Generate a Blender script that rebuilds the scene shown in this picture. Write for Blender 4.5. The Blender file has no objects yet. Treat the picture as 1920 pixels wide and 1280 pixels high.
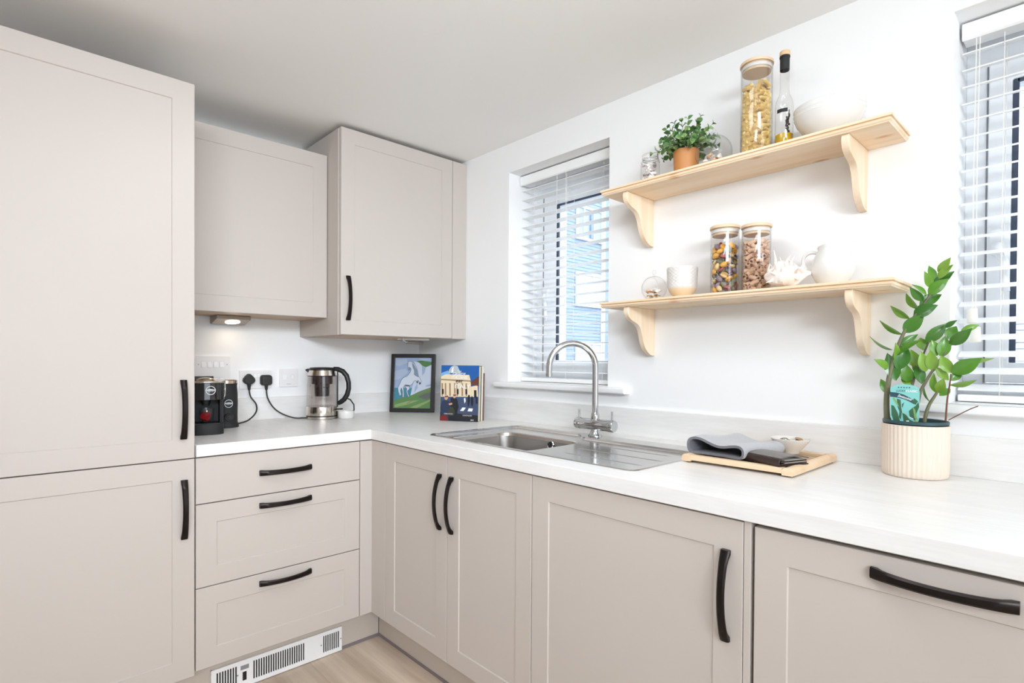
import bpy, math, random
from mathutils import Vector, Matrix
from mathutils.geometry import tessellate_polygon
R = math.radians
random.seed(7)
sc = bpy.context.scene
col = sc.collection

# ------------------------------------------------------------------ camera
cd = bpy.data.cameras.new('camera'); cam = bpy.data.objects.new('camera', cd); col.objects.link(cam)
FPX = 1037.53
cd.sensor_fit = 'HORIZONTAL'; cd.sensor_width = 36.0; cd.lens = FPX/1920*36.0
cd.shift_y = 45.29/1920
cd.clip_start = 0.02; cd.clip_end = 200
_ya, _pi, _ro = R(43.127), R(-0.6081), R(0.3558)
_f = Vector((math.sin(_ya)*math.cos(_pi), math.cos(_ya)*math.cos(_pi), math.sin(_pi)))
_r = Vector((math.cos(_ya), -math.sin(_ya), 0)); _u = _r.cross(_f)
_r2 = _r*math.cos(_ro)+_u*math.sin(_ro); _u2 = -_r*math.sin(_ro)+_u*math.cos(_ro)
CAMP = Vector((-1.8165, -2.7362, 1.1994))
cam.matrix_world = Matrix(((_r2.x, _u2.x, -_f.x, CAMP.x), (_r2.y, _u2.y, -_f.y, CAMP.y), (_r2.z, _u2.z, -_f.z, CAMP.z), (0, 0, 0, 1)))
sc.camera = cam

# ------------------------------------------------------------------ world, lights, exposure
w = bpy.data.worlds.new('overcast_sky'); sc.world = w; w.use_nodes = True
bg = w.node_tree.nodes['Background']; bg.inputs[0].default_value = (0.84, 0.92, 1.0, 1); bg.inputs[1].default_value = 4.2
def area(name, loc, target, sx, sy, power, color, spread=180):
    l = bpy.data.lights.new(name, 'AREA'); l.shape = 'RECTANGLE'; l.size = sx; l.size_y = sy; l.energy = power; l.color = color; l.spread = R(spread)
    o = bpy.data.objects.new(name, l); col.objects.link(o); o.location = loc
    o.rotation_euler = (Vector(target)-Vector(loc)).to_track_quat('-Z', 'Y').to_euler()
    return o
area('corner_fill_beam', (-2.75, -4.4, 2.02), (-0.45, -0.7, 1.15), 1.6, 0.45, 13, (0.84, 0.92, 1.0), 62)  # added narrow beam that brightens the far corner, no real spot fitting
area('ceiling_lamp_light', (-2.75, -4.4, 2.10), (-0.45, -0.7, 1.15), 1.6, 0.3, 7, (0.84, 0.92, 1.0))
area('kitchen_fill_light', (-1.10, -1.78, 2.215), (-1.10, -1.77, 0), 0.5, 0.5, 7.0, (0.90, 0.945, 1.0))  # unseen fill added over the kitchen to lift worktops, upstands and floor
area('bounce_fill_light', (-1.6, -2.6, 1.75), (-1.5, -2.5, 2.3), 0.5, 0.5, 12.5, (0.84, 0.92, 1.0))  # added upward fill near the camera, lifts the ceiling by bounce
area('patio_daylight', (-1.9, -6.7, 1.5), (-1.2, 0, 1.3), 2.8, 1.3, 15, (0.82, 0.91, 1.0))
sc.view_settings.view_transform = 'Standard'; sc.view_settings.look = 'None'
sc.view_settings.exposure = 0.0; sc.view_settings.gamma = 1.0; sc.view_settings.use_curve_mapping = False
sc.cycles.use_denoising = True; sc.cycles.use_adaptive_sampling = True; sc.cycles.adaptive_threshold = 0.04
sc.cycles.max_bounces = 12; sc.cycles.diffuse_bounces = 6; sc.cycles.glossy_bounces = 4
sc.cycles.transparent_max_bounces = 24; sc.cycles.transmission_bounces = 10
sc.cycles.sample_clamp_indirect = 6.0
sc.cycles.caustics_reflective = False; sc.cycles.caustics_refractive = False

# ------------------------------------------------------------------ materials
def lin(c):
    return tuple(((v/255)/12.92 if v/255 <= 0.04045 else ((v/255+0.055)/1.055)**2.4) for v in c)
MC = {}
def nt(name):
    m = bpy.data.materials.new(name); m.use_nodes = True
    t = m.node_tree; b = t.nodes['Principled BSDF']; MC[name] = m
    return m, t, b
def mixc(t, fac, a, b):
    n = t.nodes.new('ShaderNodeMix'); n.data_type = 'RGBA'
    t.links.new(fac, n.inputs[0])
    for i, c in ((6, a), (7, b)):
        if hasattr(c, 'links'): t.links.new(c, n.inputs[i])
        else: n.inputs[i].default_value = (*c, 1)
    return n.outputs[2]
def coords(t, scale=(1, 1, 1), kind='Object', rot=(0, 0, 0)):
    tc = t.nodes.new('ShaderNodeTexCoord'); mp = t.nodes.new('ShaderNodeMapping')
    mp.inputs['Scale'].default_value = scale; mp.inputs['Rotation'].default_value = rot
    t.links.new(tc.outputs[kind], mp.inputs[0]); return mp.outputs[0]
def noise(t, vec, scale, detail=3, rough=0.5, out='Fac'):
    n = t.nodes.new('ShaderNodeTexNoise'); n.inputs['Scale'].default_value = scale
    n.inputs['Detail'].default_value = detail; n.inputs['Roughness'].default_value = rough
    t.links.new(vec, n.inputs['Vector']); return n.outputs[out]
def ramp(t, fac, stops):
    n = t.nodes.new('ShaderNodeValToRGB'); e = n.color_ramp.elements
    while len(e) < len(stops): e.new(0.5)
    for k, (p, c) in enumerate(stops): e[k].position = p; e[k].color = (*c, 1)
    t.links.new(fac, n.inputs[0]); return n.outputs[0]
def bump(t, b, h, strength, dist=0.001):
    n = t.nodes.new('ShaderNodeBump'); n.inputs['Strength'].default_value = strength; n.inputs['Distance'].default_value = dist
    t.links.new(h, n.inputs['Height']); t.links.new(n.outputs[0], b.inputs['Normal'])
def M(name, c, rough=0.5, metal=0.0, var=0.03, scale=30, bmp=0.0, bscale=None, stretch=(1, 1, 1), coat=0.0, spec=0.5, emit=None, emits=0.0, sheen=0.0, sss=0.0):
    """plain procedural surface: colour with a little noise in it, optional fine relief"""
    m, t, b = nt(name); c = lin(c)
    v = coords(t, stretch); f = noise(t, v, scale)
    a = tuple(max(0, x*(1-var)) for x in c); d = tuple(min(1, x*(1+var)) for x in c)
    t.links.new(mixc(t, f, a, d), b.inputs['Base Color'])
    b.inputs['Roughness'].default_value = rough; b.inputs['Metallic'].default_value = metal
    b.inputs['Coat Weight'].default_value = coat; b.inputs['Specular IOR Level'].default_value = spec
    b.inputs['Sheen Weight'].default_value = sheen
    if sss: b.inputs['Subsurface Weight'].default_value = sss; b.inputs['Subsurface Radius'].default_value = (0.01, 0.006, 0.004)
    if bmp: bump(t, b, noise(t, v, bscale or scale*4, 4), bmp)
    if emit: b.inputs['Emission Color'].default_value = (*emit, 1); b.inputs['Emission Strength'].default_value = emits
    return m
def thin_glass(name, tint=(255, 255, 255), f0=0.05, edge=0.8):
    """a thin wall of clear glass: lets light through, mirrors more at grazing angles (Schlick)"""
    m = bpy.data.materials.new(name); m.use_nodes = True; t = m.node_tree; t.nodes.clear(); MC[name] = m
    out = t.nodes.new('ShaderNodeOutputMaterial'); mx = t.nodes.new('ShaderNodeMixShader')
    tr = t.nodes.new('ShaderNodeBsdfTransparent'); gl = t.nodes.new('ShaderNodeBsdfGlossy')
    gl.inputs['Roughness'].default_value = 0.02
    lw = t.nodes.new('ShaderNodeLayerWeight'); lw.inputs[0].default_value = 0.5
    pw = t.nodes.new('ShaderNodeMath'); pw.operation = 'POWER'; pw.inputs[1].default_value = 4.5
    ma = t.nodes.new('ShaderNodeMath'); ma.operation = 'MULTIPLY_ADD'; ma.inputs[1].default_value = 0.9-f0; ma.inputs[2].default_value = f0
    t.links.new(lw.outputs['Facing'], pw.inputs[0]); t.links.new(pw.outputs[0], ma.inputs[0])
    tr_c = mixc(t, pw.outputs[0], lin(tint), tuple(x*edge for x in lin(tint)))
    t.links.new(tr_c, tr.inputs[0])
    t.links.new(ma.outputs[0], mx.inputs[0]); t.links.new(tr.outputs[0], mx.inputs[1]); t.links.new(gl.outputs[0], mx.inputs[2])
    t.links.new(mx.outputs[0], out.inputs[0]); return m
def wood(name, c1, c2, knot=None, axis=1, ring=26, rough=0.5, rnd=0.0):
    """straight-grained boards along one axis, knots if a knot colour is given"""
    m, t, b = nt(name); s = [1, 1, 1]; s[axis] = 0.06
    v = coords(t, tuple(s))
    f = noise(t, v, ring, 5, 0.6)
    g = noise(t, v, ring*9, 2, 0.5)
    base = ramp(t, f, [(0.30, lin(c1)), (0.5, tuple((p+q)/2 for p, q in zip(lin(c1), lin(c2)))), (0.68, lin(c2))])
    fine = mixc(t, g, (0.94, 0.94, 0.94), (1.04, 1.04, 1.04))
    mu = t.nodes.new('ShaderNodeMix'); mu.data_type = 'RGBA'; mu.blend_type = 'MULTIPLY'; mu.inputs[0].default_value = 1
    t.links.new(base, mu.inputs[6]); t.links.new(fine, mu.inputs[7]); o = mu.outputs[2]
    if knot:
        s2 = [1, 1, 1]; s2[axis] = 0.45
        v2 = coords(t, tuple(s2)); vo = t.nodes.new('ShaderNodeTexVoronoi'); vo.voronoi_dimensions = '2D'; vo.inputs['Scale'].default_value = 7.0
        t.links.new(v2, vo.inputs['Vector'])
        k = ramp(t, vo.outputs['Distance'], [(0.0, (0.9,)*3), (0.035, (0.6,)*3), (0.085, (0, 0, 0))])
        o = mixc(t, k, o, lin(knot))
    if rnd:
        oi = t.nodes.new('ShaderNodeObjectInfo')
        o2 = mixc(t, oi.outputs['Random'], (1-rnd,)*3, (1+rnd*0.4,)*3)
        mu2 = t.nodes.new('ShaderNodeMix'); mu2.data_type = 'RGBA'; mu2.blend_type = 'MULTIPLY'; mu2.inputs[0].default_value = 1
        t.links.new(o, mu2.inputs[6]); t.links.new(o2, mu2.inputs[7]); o = mu2.outputs[2]
    t.links.new(o, b.inputs['Base Color']); b.inputs['Roughness'].default_value = rough
    bump(t, b, g, 0.12); return m

M('wall_paint', (243, 243, 243), 0.85, var=0.008, scale=6, bmp=0.05, bscale=220)
M('ceiling_paint', (249, 248, 246), 0.9, var=0.008, scale=5, bmp=0.05, bscale=200)
M('cabinet', (198, 189, 182), 0.42, var=0.012, scale=3, bmp=0.03, bscale=500)
M('cabinet_body', (194, 185, 177), 0.5, var=0.012, scale=3)
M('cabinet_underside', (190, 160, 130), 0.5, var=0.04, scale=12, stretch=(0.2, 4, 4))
M('plinth_board', (194, 183, 172), 0.5, var=0.02, scale=5)
M('plinth_seal', (128, 118, 120), 0.4)
M('gap_dark', (70, 58, 50), 0.8)
M('handle_bronze', (40, 34, 32), 0.33, 0.75, var=0.25, scale=90, stretch=(1, 1, 0.25), bmp=0.05)
M('gloss_white', (244, 244, 243), 0.28, var=0.004)
M('upvc', (240, 242, 245), 0.3, var=0.004)
M('blind_white', (250, 250, 249), 0.4, var=0.004)
M('cord_white', (238, 234, 226), 0.7)
M('gasket', (62, 72, 92), 0.5)
M('seal_grey', (140, 142, 146), 0.5)
M('sill_gloss', (246, 246, 246), 0.25, var=0.004)
M('steel', (206, 204, 202), 0.17, 1.0, var=0.02, scale=14, stretch=(1, 14, 1))
M('steel_bowl', (190, 186, 182), 0.26, 1.0, var=0.06, scale=20, stretch=(1, 1, 10))
M('chrome', (196, 198, 200), 0.08, 1.0, var=0.01)
M('copper_tint_steel', (214, 190, 168), 0.16, 1.0, var=0.03)  # copper of the frother lid; on the machine dome a painted reflection
M('kettle_steel', (206, 198, 188), 0.14, 1.0, var=0.03)
M('black_plastic', (24, 24, 25), 0.42, var=0.1)
M('black_gloss', (14, 14, 15), 0.1, var=0.05, coat=0.6)
M('black_matte', (27, 27, 28), 0.6, var=0.1)
M('plug_black', (38, 37, 36), 0.5, var=0.08)
M('socket_white', (238, 236, 236), 0.3, var=0.004)
M('socket_grey', (196, 195, 196), 0.6)  # plain grey for switch surrounds and the printed mark
M('logo_white', (236, 236, 238), 0.5)
M('pod_red', (140, 20, 26), 0.4)
M('ceramic_white', (228, 226, 222), 0.2, var=0.01, coat=0.3)
M('lamp_housing', (150, 138, 126), 0.35, 0.7)
M('lamp_lens', (255, 240, 220), 0.4, emit=(1.0, 0.82, 0.6), emits=14)
M('frame_black', (24, 22, 22), 0.38, var=0.1)
M('cork', (222, 190, 150), 0.75, var=0.1, scale=160, bmp=0.2)
M('felt_grey', (176, 176, 180), 0.95, var=0.14, scale=260, bmp=0.5, bscale=420, sheen=0.3)
M('felt_edge', (112, 112, 118), 0.95, var=0.2, scale=300, bmp=0.5, bscale=420)
M('leather_brown', (52, 38, 34), 0.34, var=0.15, scale=60, bmp=0.15, bscale=260)
M('leather_top', (92, 84, 80), 0.3, var=0.1, scale=60, bmp=0.1, bscale=260)
M('card_white', (225, 222, 216), 0.5)
M('terracotta', (196, 132, 74), 0.45, var=0.05, scale=14)
M('soil', (58, 44, 36), 0.95, var=0.4, scale=140, bmp=0.6)
M('pot_teal', (46, 74, 80), 0.45, var=0.05)
M('pot_cream', (232, 217, 201), 0.7, var=0.03, scale=40, bmp=0.08)
M('rubber', (28, 28, 28), 0.6)
M('silicone', (238, 236, 230), 0.4)
M('oil', (196, 158, 10), 0.1, var=0.04)
M('herb', (62, 58, 54), 0.8, var=0.3, scale=90)
M('infuser', (120, 108, 108), 0.25, var=0.05)
M('heater_white', (240, 240, 241), 0.35, var=0.005)
M('slot_dark', (40, 34, 34), 0.8)
M('screw_zinc', (160, 160, 160), 0.35, 0.9)
M('siding_blue', (143, 159, 177), 0.7, var=0.02)
M('house_white', (204, 205, 207), 0.6, var=0.01)
M('house_pane', (156, 172, 190), 0.12, var=0.05, scale=2)
M('house_pane_dark', (120, 140, 165), 0.12)
M('paving', (150, 150, 148), 0.9, var=0.05, scale=3)
M('page_cream', (228, 218, 188), 0.8, var=0.06, scale=40, stretch=(40, 1, 40))
M('book_cream', (238, 232, 214), 0.6)
M('book_purple', (92, 44, 70), 0.6)
thin_glass('window_glass', (250, 252, 255))
thin_glass('jar_glass', (253, 253, 253))
thin_glass('orb_glass', (252, 252, 252), f0=0.035)
thin_glass('kettle_glass', (244, 240, 238))
thin_glass('smoke_plastic', (158, 146, 146))
wood('pine', (248, 229, 204), (236, 207, 170), knot=(204, 140, 80), axis=1, ring=24)
wood('pine_bracket', (248, 230, 207), (235, 208, 175), axis=2, ring=24)
wood('bamboo', (234, 208, 176), (224, 194, 160), axis=0, ring=30)
wood('tray_wood', (236, 210, 178), (226, 194, 156), axis=1, ring=26)
wood('tray_slat', (206, 176, 140), (180, 146, 108), axis=1, ring=30)
wood('floor_oak', (232, 214, 194), (190, 169, 148), axis=1, ring=15, rough=0.55, rnd=0.10)
def worktop_mat(name, ax):
    m, t, b = nt(name)
    v = coords(t, (0.10, 1, 1) if ax == 0 else (1, 0.10, 1)); v2 = coords(t, (0.05, 1, 1) if ax == 0 else (1, 0.05, 1))
    f = noise(t, v, 60, 4, 0.6); g = noise(t, v2, 320, 2, 0.5)
    c = ramp(t, f, [(0.34, lin((230, 228, 226))), (0.6, lin((236, 235, 233)))])
    fine = mixc(t, g, (0.97,)*3, (1.01,)*3)
    mu = t.nodes.new('ShaderNodeMix'); mu.data_type = 'RGBA'; mu.blend_type = 'MULTIPLY'; mu.inputs[0].default_value = 1
    t.links.new(c, mu.inputs[6]); t.links.new(fine, mu.inputs[7]); t.links.new(mu.outputs[2], b.inputs['Base Color'])
    b.inputs['Roughness'].default_value = 0.3; bump(t, b, g, 0.06)
worktop_mat('worktop_laminate', 1); worktop_mat('worktop_laminate_x', 0)
def leaf_mat(name, c1, c2, c3, back=None):
    m, t, b = nt(name)
    oi = t.nodes.new('ShaderNodeObjectInfo'); r0 = ramp(t, oi.outputs['Random'], [(0, lin(c1)), (0.5, lin(c2)), (1, lin(c3))])
    f = noise(t, coords(t), 25); fine = mixc(t, f, (0.88,)*3, (1.1,)*3)
    mu = t.nodes.new('ShaderNodeMix'); mu.data_type = 'RGBA'; mu.blend_type = 'MULTIPLY'; mu.inputs[0].default_value = 1
    t.links.new(r0, mu.inputs[6]); t.links.new(fine, mu.inputs[7]); t.links.new(mu.outputs[2], b.inputs['Base Color'])
    b.inputs['Roughness'].default_value = 0.3; b.inputs['Coat Weight'].default_value = 0.2
leaf_mat('zz_leaf', (52, 108, 34), (92, 148, 40), (134, 172, 66))
leaf_mat('box_leaf', (62, 104, 58), (96, 138, 76), (146, 176, 110))
M('zz_stem', (112, 112, 84), 0.5, var=0.2, scale=30)
M('stem_brown', (112, 76, 58), 0.7, var=0.2, scale=60)
def P_(name, c, rough=0.5): return M(name, c, rough, var=0.04, scale=60)

# ------------------------------------------------------------------ mesh builder
class MB:
    def __init__(s): s.v = []; s.f = []; s.m = []
    def add(s, vs, fs, mi=0):
        n = len(s.v); s.v += [Vector(p) for p in vs]
        for f in fs: s.f.append([i+n for i in f]); s.m.append(mi)
        return s
    def box(s, x0, x1, y0, y1, z0, z1, mi=0):
        x0, x1 = sorted((x0, x1)); y0, y1 = sorted((y0, y1)); z0, z1 = sorted((z0, z1))
        return s.add([(x0, y0, z0), (x1, y0, z0), (x1, y1, z0), (x0, y1, z0), (x0, y0, z1), (x1, y0, z1), (x1, y1, z1), (x0, y1, z1)],
                     [(3, 2, 1, 0), (4, 5, 6, 7), (0, 1, 5, 4), (1, 2, 6, 5), (2, 3, 7, 6), (3, 0, 4, 7)], mi)
    def ext(s, loops, a0, a1, ax='z', mi=0):
        """extrude a polygon with holes; loops are 2D in the two other axes"""
        mp = {'z': lambda p, a: (p[0], p[1], a), 'y': lambda p, a: (p[0], a, p[1]), 'x': lambda p, a: (a, p[0], p[1])}[ax]
        tri = tessellate_polygon([[Vector((p[0], p[1], 0)) for p in l] for l in loops])
        flat = [p for l in loops for p in l]; n = len(flat)
        vs = [mp(p, a0) for p in flat]+[mp(p, a1) for p in flat]; fs = [tuple(t) for t in tri]+[tuple(i+n for i in reversed(t)) for t in tri]
        k = 0
        for l in loops:
            m = len(l)
            for i in range(m):
                j = (i+1) % m; fs.append((k+i, k+j, k+j+n, k+i+n))
            k += m
        return s.add(vs, fs, mi)
    def rings(s, rs, closed=True, cap0=True, cap1=True, mi=0):
        n = len(rs[0]); vs = [p for r_ in rs for p in r_]; fs = []
        for k in range(len(rs)-1):
            for i in range(n if closed else n-1):
                j = (i+1) % n; fs.append((k*n+i, k*n+j, (k+1)*n+j, (k+1)*n+i))
        if cap0: fs.append(tuple(range(n-1, -1, -1)))
        if cap1: fs.append(tuple((len(rs)-1)*n+i for i in range(n)))
        return s.add(vs, fs, mi)
    def lathe(s, prof, n=32, c=(0, 0, 0), mi=0, axis=None, cap0=True, cap1=True):
        c = Vector(c); q = Vector((0, 0, 1)).rotation_difference(Vector(axis)) if axis else None
        rs = []
        for r_, z in prof:
            ring = []
            for i in range(n):
                a = 2*math.pi*i/n; p = Vector((r_*math.cos(a), r_*math.sin(a), z))
                if q: p = q @ p
                ring.append(p+c)
            rs.append(ring)
        return s.rings(rs, True, cap0 and prof[0][0] > 1e-6, cap1 and prof[-1][0] > 1e-6, mi)
    def tube(s, pts, r_, n=10, mi=0, cap=True, flat=None):
        pts = [Vector(p) for p in pts]; rs = []; up = None
        rad = r_ if hasattr(r_, '__len__') else [r_]*len(pts)
        for k, p in enumerate(pts):
            d = (pts[min(k+1, len(pts)-1)]-pts[max(k-1, 0)]).normalized()
            if up is None:
                up = Vector((0, 0, 1)) if abs(d.z) < 0.9 else Vector((1, 0, 0))
            sd = d.cross(up).normalized(); up = sd.cross(d).normalized()
            rs.append([p+(sd*math.cos(2*math.pi*i/n)+up*math.sin(2*math.pi*i/n)*(flat or 1))*rad[k] for i in range(n)])
        return s.rings(rs, True, cap, cap, mi)
    def sphere(s, c, rx, ry=None, rz=None, n=16, m=10, mi=0):
        ry = ry or rx; rz = rz or rx; c = Vector(c)
        vs = [c+Vector((0, 0, -rz))]; fs = []
        for k in range(1, m):
            t = math.pi*k/m-math.pi/2
            for i in range(n):
                a = 2*math.pi*i/n; vs.append(c+Vector((rx*math.cos(t)*math.cos(a), ry*math.cos(t)*math.sin(a), rz*math.sin(t))))
        vs.append(c+Vector((0, 0, rz))); L = len(vs)-1
        for i in range(n):
            j = (i+1) % n; fs.append((0, 1+j, 1+i)); fs.append((L, L-n+i, L-n+j))
            for k in range(m-2): fs.append((1+k*n+i, 1+k*n+j, 1+(k+1)*n+j, 1+(k+1)*n+i))
        return s.add(vs, fs, mi)
    def poly(s, pts, O, U, V, N=0.0, mi=0, wrap=None):
        """flat polygon in a printed surface: 2D pts -> O + U*x + V*y, lifted by N along the normal"""
        O, U, V = Vector(O), Vector(U), Vector(V); nn = U.cross(V).normalized()*N
        tri = tessellate_polygon([[Vector((p[0], p[1], 0)) for p in pts]])
        vs = [O+U*p[0]+V*p[1]+nn for p in pts]
        fs = []
        for t in tri:
            a, b, c = (vs[i] for i in t)
            fs.append(tuple(t) if (b-a).cross(c-a).dot(nn or Vector((0, 0, 1))) >= 0 else tuple(reversed(t)))
        return s.add(vs, fs, mi)
    def xf(s, mat, start=0):
        for i in range(start, len(s.v)): s.v[i] = mat @ s.v[i]
        return s
    def build(s, name, mat, parent=None, smooth=None, bevel=0.0, seg=2, label=None, fixn=True):
        me = bpy.data.meshes.new(name)
        off = OFF.get(parent, Vector()) if parent else Vector()
        ob = bpy.data.objects.new(name, me)
        vs = [v-off for v in s.v]
        if parent is None and vs:
            lo = Vector([min(v[i] for v in vs) for i in range(3)]); hi = Vector([max(v[i] for v in vs) for i in range(3)])
            base = Vector(((lo.x+hi.x)/2, (lo.y+hi.y)/2, lo.z)); vs = [v-base for v in vs]; ob.location = base; OFF[ob] = base
        else: OFF[ob] = off
        me.from_pydata([tuple(v) for v in vs], [], s.f)
        mats = mat if isinstance(mat, (list, tuple)) else [mat]
        for m in mats: me.materials.append(MC[m])
        if len(mats) > 1:
            for p, i in zip(me.polygons, s.m): p.material_index = i
        if fixn:
            import bmesh
            b = bmesh.new(); b.from_mesh(me); bmesh.ops.recalc_face_normals(b, faces=b.faces); b.to_mesh(me); b.free()
        if smooth is not None:
            me.shade_smooth(); me.set_sharp_from_angle(angle=R(smooth))
        if bevel:
            md = ob.modifiers.new('bevel', 'BEVEL'); md.width = bevel; md.segments = seg; md.limit_method = 'ANGLE'; md.angle_limit = R(40); md.harden_normals = False
        col.objects.link(ob)
        if parent: ob.parent = parent
        if label: ob['label'] = label
        return ob
OFF = {}
def tag(o, label, cat, group=None, kind=None):
    o['label'] = label
    if cat: o['category'] = cat
    if group: o['group'] = group
    if kind: o['kind'] = kind
    return o
def thing(name, label, cat, base=(0, 0, 0), rz=0.0, group=None, local=False, kind=None):
    """an Empty at the base of a thing; local=True when its parts are modelled around the origin"""
    o = bpy.data.objects.new(name, None); col.objects.link(o); o.location = base; o.rotation_euler = (0, 0, rz); o.empty_display_size = 0.05
    OFF[o] = Vector() if local else Vector(base)
    return tag(o, label, cat, group, kind)
def copy_of(o, parent=None):
    c = o.copy(); col.objects.link(c); c.parent = parent; OFF[c] = OFF.get(o, Vector()); return c
def arc(cx, cy, r_, a0, a1, n=8):
    return [(cx+r_*math.cos(R(a0+(a1-a0)*i/n)), cy+r_*math.sin(R(a0+(a1-a0)*i/n))) for i in range(n+1)]
def rrect(x0, x1, y0, y1, r_, n=6):
    return arc(x1-r_, y0+r_, r_, -90, 0, n)+arc(x1-r_, y1-r_, r_, 0, 90, n)+arc(x0+r_, y1-r_, r_, 90, 180, n)+arc(x0+r_, y0+r_, r_, 180, 270, n)
def text(mb, body, O, U, V, h=None, wd=None, N=0.0, mi=0, al='CENTER', wrap=None, shear=0.0, bold=0.0):
    """lettering as flat mesh, cap height h (or total width wd) on the plane O,U,V (unit vectors)"""
    cu = bpy.data.curves.new('lettering', 'FONT'); cu.body = body; cu.size = 1; cu.shear = shear; cu.resolution_u = 3; cu.offset = bold
    ob = bpy.data.objects.new('lettering', cu); me = bpy.data.meshes.new_from_object(ob)
    P = [v.co.copy() for v in me.vertices]; F = [tuple(p.vertices) for p in me.polygons]
    bpy.data.objects.remove(ob); bpy.data.curves.remove(cu); bpy.data.meshes.remove(me)
    if not P: return
    x0 = min(p.x for p in P); x1 = max(p.x for p in P); y1 = max(p.y for p in P)
    k = (h/0.69) if h else wd/(x1-x0)
    ky = k if not (h and wd) else k
    kx = wd/(x1-x0) if wd else k
    xs = (x0+x1)/2 if al == 'CENTER' else x0
    O, U, V = Vector(O), Vector(U), Vector(V); nn = U.cross(V).normalized()*N
    if wrap: mb.add([wrap((p.x-xs)*kx, p.y*ky) for p in P], F, mi)
    else: mb.add([O+U*((p.x-xs)*kx)+V*(p.y*ky)+nn for p in P], F, mi)

# ================================================================== THE ROOM
XL, YF, ZC = -5.0, -7.0, 2.2382
W1 = (-0.768, -1.365, 1.092, 2.100)     # window openings in the right wall: y left, y right, z bottom, z top
W2 = (-2.463, -3.060, 1.092, 2.106)
fl = MB().box(XL, 0.0, YF, 0.0, -0.15, -0.006).build('floor', 'gap_dark'); tag(fl, 'greige oak-look plank floor', None, kind='structure')
pl0 = None; rowk = 0; xx = -0.55
while xx > XL+0.02:
    x0 = max(xx-0.1796, XL); yy = -0.55+[0, -0.47, -0.82, -0.23][rowk % 4]+1.2
    while yy > YF:
        ya, yb = min(yy, -0.55), max(yy-1.2195, YF)
        if ya-yb > 0.02:
            MB().box(x0, xx, yb, ya, -0.006, 0.0).build('plank', 'floor_oak', fl, bevel=0.0008, seg=1)
        yy -= 1.22
    xx -= 0.18; rowk += 1
tag(MB().box(XL, 0.0, YF, 0.0, ZC, ZC+0.12).build('ceiling', 'ceiling_paint'), 'plain off-white ceiling', None, kind='structure')
tag(MB().box(XL-0.12, 0.30, 0.0, 0.12, 0, ZC).build('wall_back', 'wall_paint'), 'white wall behind the sockets', None, kind='structure')
hole = lambda W: [(W[0], W[2]), (W[1], W[2]), (W[1], W[3]), (W[0], W[3])]
mb = MB().ext([[(0.0, 0), (YF, 0), (YF, ZC), (0.0, ZC)], hole(W1), hole(W2)], 0.0, 0.30, 'x')
tag(mb.build('wall_right', 'wall_paint'), 'white window wall with two deep reveals', None, kind='structure')
tag(MB().box(XL-0.12, XL, YF, 0, 0, ZC).build('wall_left', 'wall_paint'), 'white wall opposite the windows', None, kind='structure')
mb = MB().ext([[(XL-0.12, 0), (0.30, 0), (0.30, ZC), (XL-0.12, ZC)], [(-3.3, 0.02), (-0.7, 0.02), (-0.7, 2.1), (-3.3, 2.1)]], YF-0.12, YF, 'y')
tag(mb.build('wall_front', 'wall_paint'), 'white wall with a wide patio opening', None, kind='structure')

# ---- windows: white frames, one opening sash each, glass, handle
def window(n, W, hinge, dark_l, dark_t, dark_b, handle_y, label, sw=0.010):
    yl, yr, zb, zt = W; X0, X1 = 0.195, 0.275
    t = thing('window_%d' % n, label, None, (X0, (yl+yr)/2, zb), kind='structure')
    MB().ext([hole((yl, yr, zb, zt)), hole((hinge, yr+0.055, dark_b-0.058, dark_t+0.056))], X0, X1, 'x').build('frame', 'upvc', t, bevel=0.002)
    MB().ext([hole((hinge-0.003, yr+0.058, dark_b-0.055, dark_t+0.053)), hole((dark_l, yr+0.13, dark_b, dark_t))], X0-0.012, X1-0.01, 'x').build('sash', 'upvc', t, bevel=0.003)
    MB().box(X0-0.003, X0+0.004, hinge+sw, hinge-0.002, dark_b-0.056, dark_t+0.054).build('seal', 'seal_grey', t)
    MB().box(X0-0.006, X0+0.003, dark_l+0.001, dark_l-0.013, dark_b, dark_t).box(X0-0.006, X0+0.003, dark_l-0.010, yr+0.13, dark_t-0.008, dark_t+0.001).build('gasket', 'gasket', t)
    MB().box(X0+0.004, X0+0.008, dark_l-0.01, yr+0.135, dark_b+0.01, dark_t-0.01).build('pane', 'window_glass', t)
    hz = 1.52
    h = MB().ext([rrect(handle_y-0.014, handle_y+0.014, hz-0.03, hz+0.04, 0.012)], X0-0.030, X0-0.011, 'x').build('handle', 'upvc', t, 40, 0.002)
    MB().tube([(X0-0.034, handle_y, hz), (X0-0.042, handle_y-0.004, hz-0.02), (X0-0.044, handle_y-0.016, hz-0.05), (X0-0.044, handle_y-0.02, hz-0.13)], 0.010, 8, flat=0.7).build('lever', 'upvc', h, 50)
    return t
window(1, W1, -0.825, -0.908, 1.957, 1.199, -0.852, 'white casement window behind the sink')
window(2, W2, -2.510, -2.562, 1.962, 1.20, -2.536, 'white casement window at the right edge', 0.002)
def sill(n, W, ext_l, ext_r, label):
    prof = [(0.19, 1.068), (-0.034, 1.068), (-0.040, 1.072), (-0.042, 1.080), (-0.040, 1.088), (-0.034, 1.092), (0.19, 1.092)]
    # inside the reveal the board is as wide as the opening, the nosing runs past it on both sides
    mb = MB().ext([[(p[0], p[1]) for p in prof[1:6]]+[(-0.0005, 1.092), (-0.0005, 1.068)]], ext_l, ext_r, 'y')
    t = tag(mb.build('trim_%d' % n, 'sill_gloss', smooth=40), label, None, kind='structure')
    MB().box(0.0, 0.194, W[1]+0.001, W[0]-0.001, 1.0925, 1.094).build('sill_board', 'sill_gloss', t)
sill(1, W1, -0.708, -1.470, 'rounded white window board behind the tap')
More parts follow.
